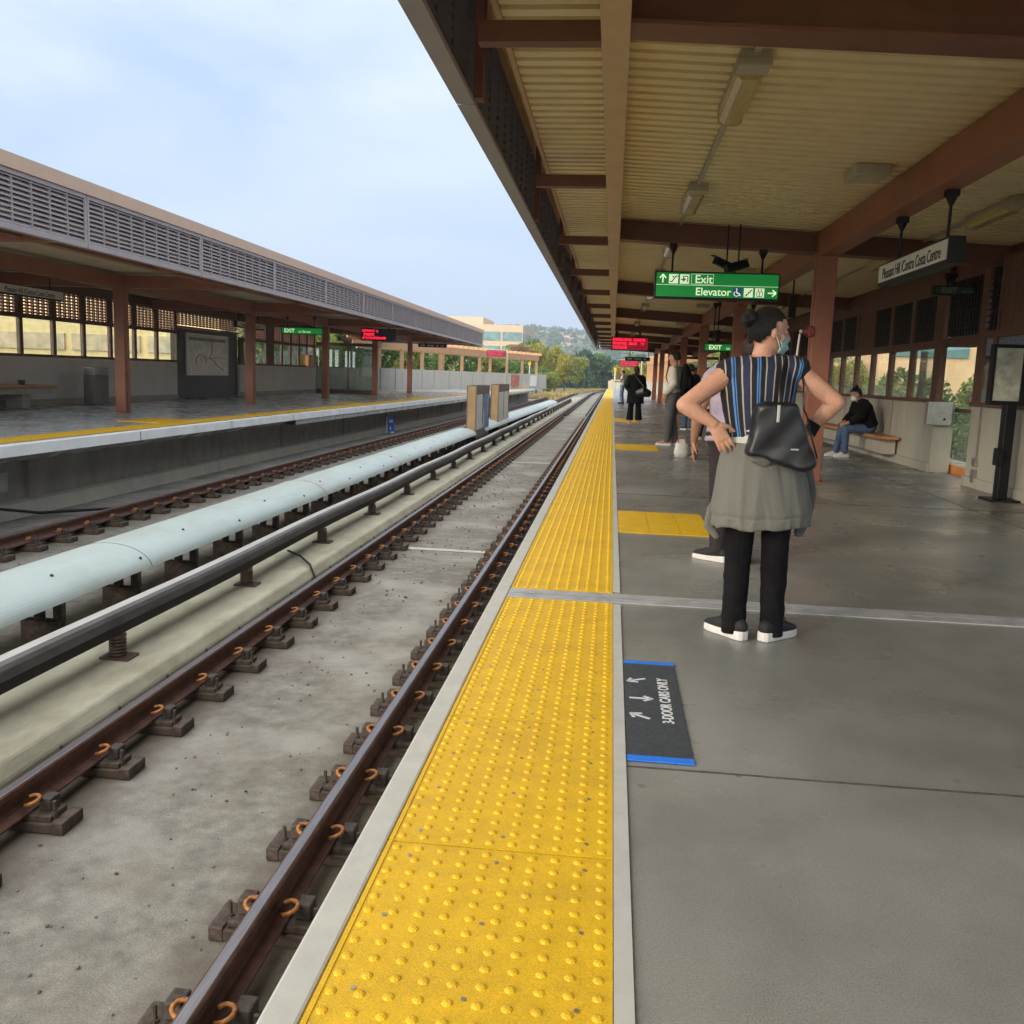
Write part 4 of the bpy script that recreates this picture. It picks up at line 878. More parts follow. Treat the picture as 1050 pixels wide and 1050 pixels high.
def pergola(pts, z0, z1, zp, lab, sp=3.2, wd=1.8, side=-1):
    t = thing('pergola', lab, 'pergola', (pts[0][0], pts[0][1], zp))
    for (a, c) in zip(pts[:-1], pts[1:]):
        a, c = Vector(a), Vector(c); d = (c-a).normalized(); n_ = Vector((d.y, -d.x))*side
        for off, nm in ((0, 'beam'), (wd, 'beam')):
            b = MB(); A = a+n_*off; B = c+n_*off; w_ = n_*.14
            b.hexa([(A.x, A.y, z0), (B.x, B.y, z0), (B.x+w_.x, B.y+w_.y, z0), (A.x+w_.x, A.y+w_.y, z0)], [(A.x, A.y, z1), (B.x, B.y, z1), (B.x+w_.x, B.y+w_.y, z1), (A.x+w_.x, A.y+w_.y, z1)]); b.build(nm, pergw, t)
        L = (c-a).length; k = .3
        while k < L:
            p = a+d*k
            for off in (.07,):
                q = p+n_*off; MB().box(q.x-.12, q.y-.12, zp, q.x+.12, q.y+.12, z0-.001).build('post', pergw, t)
            k += sp
        k = .1; r = MB()
        while k < L:
            p = a+d*k-n_*.35; q = a+d*k+n_*(wd+.5); s_ = d*.05
            r.hexa([(p.x-s_.x, p.y-s_.y, z1+.002), (q.x-s_.x, q.y-s_.y, z1+.002), (q.x+s_.x, q.y+s_.y, z1+.002), (p.x+s_.x, p.y+s_.y, z1+.002)], [(p.x-s_.x, p.y-s_.y, z1+.22), (q.x-s_.x, q.y-s_.y, z1+.22), (q.x+s_.x, q.y+s_.y, z1+.22), (p.x+s_.x, p.y+s_.y, z1+.22)]); k += 1.1
        r.build('rafters', pergw, t)
    return t
pergola([(-15.2, 60), (-13.2, 72), (-10.8, 82), (-7.4, 94)], 2.75, 3.25, 1.42, 'tan pergola on posts above the far parapet', side=-1, sp=3.9)
t = pergola([(4.3, 62), (3.9, 76), (3.2, 92)], 2.7, 3.1, 1.15, 'tan pergola on posts beyond the right canopy', sp=1.6, side=1)
# end block and lamp post
MB().box(-.5, 112.05, -.1, 1.1, 112.3, 1.0).build('end_barrier', mat('barrier_tan', (.62,.50,.34), .7, var=.08, scale=3), label='tan end barrier closing the right platform', cat='barrier')
def post_lamp(x, y, z, lab):
    t = thing('signal_post', lab, 'post', (x, y, 0)); MB().cyl((x, y, z-2.2), (x, y, z-.3), .06, 8).build('pole', white_paint, t); MB().box(x-.14, y-.12, z-.3, x+.14, y+.12, z+.05).build('head', yellow, t)
post_lamp(.25, 112.6, 2.5, 'pale post with a yellow head behind the end barrier'); post_lamp(-9.3, 105, 2.7, 'pale post with a yellow head beyond the far platform end')
for k, (x, y, w_, m_, lab) in enumerate(((-8.35, 90.5, 1.9, white_paint, 'white notice board on the far parapet end'), (-9.35, 86.3, 1.4, mat('notice_red', (.42,.16,.12), .6, var=.35, scale=2), 'reddish notice board on the far parapet end'))):
    o = MB().box(0, 0, 0, w_, .05, 1.05).build('notice_board', m_, label=lab, cat='sign'); o.location = (x+.1, y-.25, .25); o.rotation_euler = (0, 0, R(64))
# windbreaks seen down the right platform
for k, y in enumerate((45.0,)):
    t = thing('glass_windscreen', 'brown framed glass windscreen across the right platform', 'screen', (3.9, y, 0))
    b = MB(); b.box(2.82, y-.05, 0, 4.9, y+.05, .2); b.box(2.82, y-.05, 2.3, 4.9, y+.05, 2.42); b.box(2.82, y-.05, 1.85, 4.9, y+.05, 1.93); b.box(3.82, y-.05, .201, 3.9, y+.05, 1.849); b.build('frame', wood, t)
    MB().box(2.82, y-.006, .2, 4.9, y+.006, 1.85).build('glass_pane', gwin, t)

# ------------------------------------------------------------ buildings
def building(name, lab, x0, x1, y0, y1, z1, wallm, bands, faces, glassm, cat='building', roof=None, extra=None):
    t = thing(name, lab, cat, ((x0+x1)/2, y0, -1.6)); MB().box(x0, y0, -1.6, x1, y1, z1).build('wall', wallm, t)
    if roof: MB().box(x0-.3, y0-.3, z1, x1+.3, y1+.3, z1+.6).build('parapet', roof, t)
    for (za, zb) in bands:
        for f, n in faces:
            for i in range(n):
                if f in 'SN' and name == 'orange_building':
                    w_ = (x1-x0)/n; a = x0+w_*i+w_*.1; MB().box(a, y0-.12, za, a+w_*.55, y0+.1, zb).build('window', glassm, t)
                elif f in 'SN':
                    w_ = (x1-x0)/n; a = x0+w_*i+w_*.05; y = y0 if f == 'S' else y1
                    MB().box(a, y-.12, za, a+w_*.9, y+.1, zb).build('window', glassm, t)
                else:
                    w_ = (y1-y0)/n; a = y0+w_*i+w_*.10; x = x0 if f == 'W' else x1
                    MB().box(x-.12, a, za, x+.12, a+w_*.8, zb).build('window', glassm, t)
    return t
tealg = mat('office_glass', (.10, .22, .23), .12, var=.35, scale=.6, spec=.9)
tanb = mat('office_stucco', (.56, .44, .32), .8, var=.05, scale=.4, dirt=(.6,.5,.8,.2,(.42,.33,.25)))
ob = building('office_building', 'tan office building with bands of teal windows above the far pergola', -38, -22.3, 230, 262, 13.3, tanb, ((1.6, 4.2), (5.9, 8.2), (9.5, 11.6)), (('S', 3), ('E', 4)), tealg)
MB().box(-46, 236, 13.4, -33, 258, 15.4).build('penthouse', tanb, ob); MB().box(-48, 233, -1.6, -38.01, 262, 13.3).build('wing', tanb, ob)
for za, zb in ((5.9, 8.4), (9.4, 11.4)): MB().box(-47, 232.9, za, -39, 233.1, zb).build('window', tealg, ob)
yb_ = mat('yellow_stucco', (.84, .66, .34), .8, var=.05, scale=.5, dirt=(.5,.5,.8,.2,(.6,.42,.2)))
yb2 = building('yellow_building', 'yellow stucco building seen through the windows of the far platform', -48, -21.5, 50, 66, 5.0, yb_, ((1.8, 2.7),), (('S', 6),), mat('pale_window', (.52,.45,.30), .4, var=.2, scale=2))
ob2 = building('orange_building', 'orange stucco building with a teal window seen through the glazed screen', 13.5, 60, 50, 70, 9.5, mat('orange_stucco', (.84,.56,.33), .8, var=.05, scale=.5), ((2.9, 5.2), (-1.2, .3)), (('S', 7),), tealg)
ob3 = building('red_building', 'reddish low building among trees behind the right windows', 9.5, 14.5, 62, 80, 4.6, mat('red_stucco', (.52,.17,.10), .8, var=.15, scale=.5), ((.6, 2.0),), (('S', 2), ('W', 4)), tealg)
# ------------------------------------------------------------ trees
def leafmat(name, a, b, c=None):
    M = bpy.data.materials.new(name); M.use_nodes = True; n, l = M.node_tree.nodes, M.node_tree.links; bs = n['Principled BSDF']
    at = n.new('ShaderNodeAttribute'); at.attribute_name = 'leafcol'; rp = n.new('ShaderNodeValToRGB')
    rp.color_ramp.elements[0].color = (*a, 1); rp.color_ramp.elements[1].color = (*b, 1)
    if c: e = rp.color_ramp.elements.new(.8); e.color = (*c, 1)
    l.new(at.outputs['Fac'], rp.inputs[0]); l.new(rp.outputs[0], bs.inputs['Base Color']); bs.inputs['Roughness'].default_value = .6; bs.inputs['Specular IOR Level'].default_value = .25
    tr = n.new('ShaderNodeBsdfTranslucent'); l.new(rp.outputs[0], tr.inputs[0]); mx_ = n.new('ShaderNodeMixShader'); mx_.inputs[0].default_value = .25
    o = n['Material Output']; l.new(bs.outputs[0], mx_.inputs[1]); l.new(tr.outputs[0], mx_.inputs[2]); l.new(mx_.outputs[0], o.inputs[0]); return M
LM = {'green': leafmat('leaf_green', (.05,.11,.03), (.20,.32,.09)), 'olive': leafmat('leaf_olive', (.13,.17,.045), (.42,.46,.12)), 'gold': leafmat('leaf_gold', (.20,.20,.04), (.46,.42,.08)),
      'dark': leafmat('leaf_dark', (.03,.075,.055), (.10,.18,.11)), 'brown': leafmat('leaf_brown', (.14,.095,.05), (.34,.24,.11)), 'red': leafmat('leaf_red', (.28,.06,.03), (.5,.22,.08))}
bark = mat('bark', (.10, .075, .055), .9, var=.3, scale=12, bump=.4, coord='obj')
def leaf_cloud(blobs, n, size, seed):
    rg = np.random.default_rng(seed); w_ = np.array([b[3]*b[4]*b[5] for b in blobs])**.7; w_ /= w_.sum()
    ix = rg.choice(len(blobs), n, p=w_); B = np.array(blobs)[ix]
    d = rg.normal(size=(n,3)); d /= np.linalg.norm(d, axis=1)[:,None]; r = rg.uniform(.45, 1.05, n)**.6
    c = B[:,:3]+d*r[:,None]*B[:,3:6]
    a = rg.normal(size=(n,3)); a /= np.linalg.norm(a, axis=1)[:,None]; b = np.cross(a, rg.normal(size=(n,3))); b /= np.linalg.norm(b, axis=1)[:,None]
    s_ = size*rg.uniform(.6, 1.4, n)[:,None]
    V = np.stack([c-a*s_, c-b*s_*.55, c+a*s_, c+b*s_*.55], 1).reshape(-1,3)
    clump = np.sin(c[:,0]*2.1+seed)*np.sin(c[:,1]*2.3)*np.sin(c[:,2]*2.7+1)*.25
    col = np.clip(.45+clump+rg.normal(0, .22, n), 0, 1)
    me = bpy.data.meshes.new('crown'); F = np.arange(4*n).reshape(n,4)
    me.from_pydata(V.tolist(), [], F.tolist()); at = me.attributes.new('leafcol', 'FLOAT', 'FACE'); at.data.foreach_set('value', col.astype(np.float32)); return me
PROTO = {}
def tree_mesh(kind_, seed):
    key = (kind_, seed)
    if key in PROTO: return PROTO[key]
    rg = random.Random(seed*7+1); blobs = []
    H = 1.0
    for i in range(11):
        a = rg.uniform(0, 6.28); rr = rg.uniform(.0, .30); z = rg.uniform(.34, .86); s_ = rg.uniform(.13, .24)*(1.1-abs(z-.55)*.7)
        blobs.append((rr*math.cos(a), rr*math.sin(a), z, s_, s_, s_*rg.uniform(.7, 1.0)))
    me = leaf_cloud(blobs, 3600, .026, seed)
    b = MB(); b.tube([(0,0,0),(.01,.0,.25),(-.01,.01,.5),(.0,.0,.72)], [.035,.026,.018,.006], 7)
    for i in range(6):
        bl_ = blobs[i]; b.tube([(0,0,.22+.05*i), (bl_[0]*.5, bl_[1]*.5, (bl_[2]+.3)/2), bl_[:3]], [.016,.011,.004], 5)
    me2 = bpy.data.meshes.new('trunk'); me2.from_pydata(b.V, [], b.F); PROTO[key] = (me, me2); return PROTO[key]
nt = 0
def tree(kind_, x, y, top, width, lab, group, seed=None, z0=-1.6):
    global nt
    nt += 1; seed = seed or nt % 5; me, me2 = tree_mesh('t', seed)
    t = thing('tree', lab, 'tree', (x, y, z0), group); h = top-z0
    me_ = PROTO.get((kind_, seed, 'm'))
    if not me_:
        me_ = me.copy(); me_.materials.append(LM[kind_]); PROTO[(kind_, seed, 'm')] = me_
    if not me2.materials: me2.materials.append(bark)
    for nm, mm in (('crown', me_), ('trunk', me2)):
        o = bpy.data.objects.new(nm, mm); COL.objects.link(o); o.parent = t; o.scale = (width, width, h) if nm == 'crown' else (h*.6, h*.6, h); ORG[o] = ORG[t]
        o.rotation_euler = (0, 0, (nt*2.4) % 6.28)
    return t
# behind the far platform parapet
rr = random.Random(11)
NW = ['first', 'second', 'third', 'fourth', 'fifth', 'sixth', 'seventh', 'eighth', 'ninth', 'tenth', 'eleventh', 'twelfth', 'thirteenth']
for k in range(12):
    y = 50+k*5.2; x = -19.2-rr.uniform(0, 1.6)+max(0, y-75)*.22
    tree(('green', 'green', 'olive', 'green')[k % 4], x, y, 4.2+rr.uniform(-.3, 1.3), 5.6, '%s bushy green tree along the back of the far parapet' % NW[k], 'trees behind the far parapet')
for k in range(1): tree('olive', (-33,-29.5,-25.5,-24)[k], (47,46,45,42)[k], (1.9,2.6,1.8,2.5)[k], 2.6, 'small olive tree in front of the yellow building behind the far windows', 'trees by the yellow building')
# beyond the platform end, left of the line
FT = [('green', -11.2, 170, 6.4, 9, 'rounded green tree behind the golden trees'), ('olive', -6.5, 172, 5.2, 6, 'olive tree just left of the point where the tracks vanish'), ('brown', -14.5, 150, 6.6, 7, 'brownish tree left of the tall golden trees'), ('gold', -12.6, 156, 7.0, 6.0, 'golden yellow tree nearest the office building'), ('gold', -9.8, 160, 7.2, 5.0, 'tall golden yellow tree beside the distant line'), ('gold', -7.6, 150, 5.0, 5, 'low golden bush tree by the bend of the track'),
      ('green', -13.0, 128, 3.4, 6, 'low green tree behind the white notice board'), ('green', -10.2, 140, 3.0, 5.5, 'low green tree left of the bend'), ('olive', -9.0, 133, 2.0, 4.5, 'olive bush at the end of the far platform'), ('green', -16.5, 190, 9.5, 8, 'green tree against the foot of the office building'), ('olive', -22, 205, 8.0, 8, 'yellow green tree in front of the office windows'), ('brown', -20.5, 215, 9.0, 6, 'bare brownish tree at the corner of the office building'), ('olive', -28, 200, 8.2, 7, 'leafy olive tree left of the office corner')]
for a in FT: tree(*a, 'trees beyond the end of the far platform')
for k in range(13):
    x = -14+k*3.2; tree('dark' if k % 3 else 'green', x, 262+rr.uniform(-12, 30), rr.uniform(6.5, 10), 12, '%s blue green tree from the left in the distant row closing the line' % NW[k], 'distant trees closing the line', z0=-6.5)
for k, (x, y, top, w_, kd) in enumerate(((1.6, 150, 3.6, 5, 'gold'), (4.2, 146, 4.3, 5.5, 'gold'), (7.2, 142, 4.8, 6, 'olive'), (3.0, 165, 4.0, 6, 'olive'), (10.5, 140, 5.5, 7, 'olive'), (14, 120, 6, 7, 'olive'))):
    tree(kd, x, y, top, w_, '%s yellow green bush from the left beyond the right platform end' % NW[k], 'bushes beyond the right platform end')
# right of the station, seen through the windows
for k in range(12):
    y = 28+k*4.0; x = 8.0+rr.uniform(0, 1.2)+k*.5
    tree(('olive', 'green', 'olive', 'gold', 'olive', 'red')[k % 6], x, y, 1.4+rr.uniform(0, 1.3)+(.7 if k > 4 else 0), 3.0, '%s tree outside the right windows counting from the glazed screen' % NW[k], 'trees outside the right windows')
for k in range(4): tree('olive' if k % 2 else 'green', 11.2+k*.9, 29+k*3.4, (1.0, 1.9, .8, 1.6)[k], 3.6, '%s low bush outside the lower pane of the glazed screen' % NW[k], 'low bushes outside the right wall')
# dry grass bank beside the bend
rg = np.random.default_rng(5); n = 5200
P = np.stack([rg.uniform(-9.6, -6.2, n), rg.uniform(104, 190, n), np.full(n, -1.3)], 1); P[:,0] += (P[:,1]-98)**2/900*.5
h = rg.uniform(.15, .55, n); a = rg.uniform(0, 6.28, n); w_ = .12
V = np.stack([P+np.stack([np.cos(a)*w_, np.sin(a)*w_, 0*a], 1), P-np.stack([np.cos(a)*w_, np.sin(a)*w_, 0*a], 1), P+np.stack([rg.normal(0,.1,n), rg.normal(0,.1,n), h], 1)], 1).reshape(-1,3)
me = bpy.data.meshes.new('dry_grass'); me.from_pydata(V.tolist(), [], np.arange(3*n).reshape(n,3).tolist()); me.materials.append(mat('dry_grass', (.38,.30,.12), .8, var=.3, scale=.6))
o = bpy.data.objects.new('dry_grass', me); COL.objects.link(o); tag(o, 'dry yellow grass on the bank beside the bend', 'grass', kind='stuff')
# ------------------------------------------------------------ hills
hillm = mat('hillside', (.26,.235,.165), .95, var=.25, scale=.012, col2=(.085,.105,.055), mix=(.006,.46,.56), dirt=(.03,.48,.62,.7,(.075,.095,.05)))
V = []; F = []; nx, ny = 90, 26
def hill_z(x, y):
    ridge = 73 + 4*math.sin(x*.011+1)+3*math.sin(x*.031) - (max(0, x+60)*.12 if x < 400 else 55) - max(0, -x-700)*.05
    f = max(0, min(1, (y-650)/850)); f = f*f*(3-2*f)
    return -1.7+ridge*f + f*(1-f)*16*math.sin(x*.02+y*.011)*math.sin(x*.013)+f*2*math.sin(x*.09+y*.05)
for j in range(ny):
    for i in range(nx):
        x = -1100+2100*i/(nx-1); y = 600+1050*j/(ny-1); V.append((x, y, hill_z(x, y)))
for j in range(ny-1):
    for i in range(nx-1): q = j*nx+i; F.append((q, q+1, q+nx+1, q+nx))
me = bpy.data.meshes.new('hills'); me.from_pydata(V, [], F); me.materials.append(hillm); me.polygons.foreach_set('use_smooth', [True]*len(F))
o = bpy.data.objects.new('hills', me); COL.objects.link(o); tag(o, kind='structure')
rg2 = random.Random(4); bl_ = []
for k in range(2600):
    y = rg2.uniform(660, 1490); x = rg2.uniform(-260, 160) * y/1200
    if math.sin(x*.03+1.3)*math.sin(y*.021)+rg2.uniform(-.9, .9) < 0: continue
    s_ = rg2.uniform(2.2, 5); bl_.append((x, y, hill_z(x, y)+s_*.6, s_, s_, s_*.9))
me = leaf_cloud(bl_, 30000, 1.5, 9); me.materials.append(LM['dark']); o = bpy.data.objects.new('hill_woods', me); COL.objects.link(o); tag(o, 'dark wooded patches covering the distant hillside', 'woods', kind='stuff')
hw = mat('house_wall', (.62,.56,.48), .8, var=.15, scale=.1); hr = mat('house_roof', (.26,.15,.11), .8, var=.2, scale=.2)
for k in range(16):
    y = rg2.uniform(900, 1400); x = rg2.uniform(-190, 40)*y/1300; z = hill_z(x, y)
    t = thing('hill_house', '%s pale house on the distant hillside' % (NW[k] if k < 13 else ('fourteenth', 'fifteenth', 'sixteenth')[k-13]), 'house', (x, y, z), 'small houses on the distant hillside')
    w_, h_ = rg2.uniform(8, 15), rg2.uniform(3.2, 5.5)
    MB().box(x-w_/2, y-4, z-3, x+w_/2, y+4, z+h_).build('wall', hw, t); MB().prism([(x-w_/2-.7, z+h_+.01), (x+w_/2+.7, z+h_+.01), (x, z+h_+2.2)], y-4.6, y+4.6).build('roof', hr, t)
# ------------------------------------------------------------ people
def remesh(mb, name, vx, m_, parent, smooth=4, org=(0,0,0), dis=None, fac=.5):
    """close a set of overlapping lofts into one continuous skin"""
    me = bpy.data.meshes.new('tmp'); me.from_pydata(mb.V, [], mb.F)
    import bmesh
    bm = bmesh.new(); bm.from_mesh(me); bmesh.ops.recalc_face_normals(bm, faces=bm.faces); bm.to_mesh(me); bm.free()
    o = bpy.data.objects.new('tmp', me); COL.objects.link(o)
    r = o.modifiers.new('r', 'REMESH'); r.mode = 'VOXEL'; r.voxel_size = vx
    s_ = o.modifiers.new('s', 'SMOOTH'); s_.factor = fac; s_.iterations = smooth
    dg = bpy.context.evaluated_depsgraph_get(); m2 = bpy.data.meshes.new_from_object(o.evaluated_get(dg)); bpy.data.objects.remove(o)
    m2.materials.clear()
    for q in (m_ if isinstance(m_, (list, tuple)) else [m_]): m2.materials.append(q)
    m2.polygons.foreach_set('use_smooth', [True]*len(m2.polygons))
    if dis:
        n = len(m2.vertices); co = np.empty(n*3, np.float32); m2.vertices.foreach_get('co', co); co = co.reshape(-1,3); no = np.empty(n*3, np.float32); m2.vertices.foreach_get('normal', no); no = no.reshape(-1,3)
        co += no*dis(co)[:,None]; m2.vertices.foreach_set('co', co.ravel())
    o = bpy.data.objects.new(name, m2); COL.objects.link(o); o.parent = parent; ORG[o] = ORG[parent]; return o
from mathutils import noise as mn_
def fold(amp, k1, k2, ph=0):
    """ridged wrinkles pushed along the cloth's normals"""
    def f(co):
        out = np.empty(len(co), np.float32)
        for i, (x, y, z) in enumerate(co.tolist()):
            a = mn_.noise((x*k1*.32+ph, y*k1*.32, z*k2*.36)); b = mn_.noise((x*k1*.75, y*k1*.75+ph, z*k2*.9+x*8))
            out[i] = amp*((.42-abs(a))*2.2 + (.3-abs(b))*1.1)
        return out
    return f
skin = mat('skin_light', (.52, .285, .19), .5, var=.10, scale=18, coord='obj', spec=.35, bump=.12, bscale=320, col2=(.50, .22, .145), mix=(7, .5, .75), speck=(70, .05))
skin_d = mat('skin_tan', (.34, .18, .115), .5, var=.07, scale=25, coord='obj', spec=.35)
hairb = mat('hair_black', (.0055, .005, .005), .5, spec=.22, var=.5, scale=40, stretch=(6,6,.6), coord='obj', bump=1.0, bscale=55, col2=(.016, .013, .011), mix=(30, .5, .7))
hairbr = mat('hair_brown', (.028, .016, .015), .6, spec=.25, var=.4, scale=14, stretch=(1,1,6), coord='obj')
hairg = mat('hair_silver', (.45, .43, .42), .5, var=.2, scale=14, coord='obj')
cl_black = mat('cloth_black', (.0075, .007, .008), .9, spec=.15, var=.3, scale=12, coord='obj', bump=.3, bscale=200)
cl_grey = mat('cloth_grey_marl', (.150, .150, .132), .95, var=.12, scale=160, coord='obj', bump=.35, bscale=400)
cl_tee = mat('cloth_pale_grey', (.50, .51, .48), .9, var=.08, scale=90, coord='obj', bump=.2, bscale=300)
cl_lilac = mat('cloth_lilac', (.34, .29, .37), .85, var=.15, scale=10, coord='obj')
cl_brown = mat('cloth_dark_brown', (.020, .013, .013), .85, var=.2, scale=10, coord='obj')
cl_slate = mat('cloth_slate', (.085, .088, .09), .85, var=.15, scale=10, coord='obj')
cl_beige = mat('cloth_beige', (.52, .49, .42), .85, var=.08, scale=10, coord='obj')
denim = mat('denim', (.055, .10, .19), .85, var=.3, scale=14, coord='obj', bump=.2, bscale=200)
denim_l = mat('denim_pale', (.20, .30, .45), .85, var=.25, scale=12, coord='obj')
shoe_w = mat('sole_white', (.62, .60, .57), .6, var=.08, scale=20, coord='obj')
shoe_b = mat('shoe_black', (.009, .009, .011), .7, var=.3, scale=60, coord='obj', bump=.4, bscale=300)
shoe_t = mat('shoe_tan', (.40, .16, .08), .6, var=.15, scale=20, coord='obj')
shoe_p = mat('shoe_pink', (.50, .33, .28), .6, var=.1, scale=20, coord='obj')
maskm = mat('mask_teal', (.30, .50, .50), .8, var=.06, scale=30, coord='obj'); maskw = mat('mask_white', (.75, .76, .76), .8, var=.05, coord='obj')
leather = mat('leather_black', (.008, .0085, .011), .36, var=.3, scale=30, coord='obj', bump=.05, bscale=220, spec=.5)
eye_w = mat('eye_white', (.7, .68, .65), .2, var=.02, coord='obj')
def V3(*a): return Vector(a)
def head(b, c, f, u, s=1):
    f = Vector(f).normalized(); u = (Vector(u)-f*Vector(u).dot(f)).normalized(); r = f.cross(u)
    T = [(-.118,.022,.022,.058),(-.108,.036,.040,.046),(-.085,.050,.060,.026),(-.055,.060,.076,.012),(-.02,.068,.088,.004),(.015,.073,.094,0),(.05,.074,.096,-.004),(.08,.064,.084,-.008),(.102,.044,.058,-.010),(.114,.020,.026,-.010)]
    pts = [c+u*t*s+f*o*s for t, a, d, o in T]; b.tube(pts, [(a*s, d*s) for t, a, d, o in T], 20, side=r)
    b.tube([c+f*.088*s+u*.030*s, c+f*.106*s+u*.0*s, c+f*.116*s-u*.022*s], [.009*s,.013*s,.016*s], 8, rounded=True)      # nose
    b.ell(c+f*.088*s-u*.058*s, (.024*s, .014*s, .012*s), r, u); b.ell(c+f*.084*s+u*.034*s, (.050*s, .014*s, .010*s), r, u)   # mouth, brow
    b.ell(c+f*.078*s-u*.098*s, (.022*s, .016*s, .014*s), r, u)
    for k in (1, -1):
        b.ell(c+r*k*.074*s-f*.006*s-u*.012*s, (.008*s, .019*s, .032*s), r, u)                                     # ears
        b.ell(c+r*k*.042*s+f*.056*s-u*.026*s, (.020*s, .02*s, .022*s), r, u)
    return f, u, r
def hand(b, w, d, n_, side, s=1, curl=.35, spread=.0):
    d = Vector(d).normalized(); n_ = Vector(n_); n_ = (n_-d*n_.dot(d)).normalized(); l = d.cross(n_)*side
    b.tube([w-d*.01*s, w+d*.03*s, w+d*.07*s, w+d*.095*s], [(.028*s,.020*s),(.036*s,.017*s),(.042*s,.015*s),(.040*s,.011*s)], 12, side=l)
    for k, (o, L) in enumerate(((-.030,.056),(-.010,.072),(.011,.078),(.031,.070))):
        p = w+d*.085*s+l*o*s; dd = (d+l*o*(3+spread*8)).normalized()
        p1 = p+dd*L*.45*s+n_*curl*.010*s; p2 = p1+(dd+n_*curl).normalized()*L*.32*s; p3 = p2+(dd+n_*curl*2).normalized()*L*.28*s
        b.tube([p, p1, p2, p3], [.0098*s,.0092*s,.0084*s,.007*s], 8, rounded=True)
    p = w+d*.022*s+l*.026*s; q = p+(d*.6+l*.75+n_*.25).normalized()*.045*s; b.tube([p, q, q+(d*.85+l*.35+n_*.3).normalized()*.034*s], [.016*s,.0115*s,.009*s], 8, rounded=True)
def limb(b, pts, rad, n=14, side=(1,0,0)): b.tube(pts, rad, n, rounded=True, side=side)
DEF = dict(pel=(0,0,.95), waist=(0,.01,1.09), chest=(0,0,1.27), sho=(0,-.01,1.385), neck=(0,-.005,1.45), head=(0,.02,1.572), hf=(0,1,0), hu=(0,0,1),
           shL=(-.175,-.01,1.375), elL=(-.235,-.03,1.10), wrL=(-.245,.05,.86), hdL=(0,.15,-1), hnL=(1,0,0), shR=(.175,-.01,1.375), elR=(.235,-.03,1.10), wrR=(.245,.05,.86), hdR=(0,.15,-1), hnR=(-1,0,0),
           hiL=(-.09,0,.90), knL=(-.10,.03,.50), anL=(-.10,-.02,.085), toL=(-.12,1), hiR=(.09,0,.90), knR=(.10,.03,.50), anR=(.10,-.02,.085), toR=(.12,1))
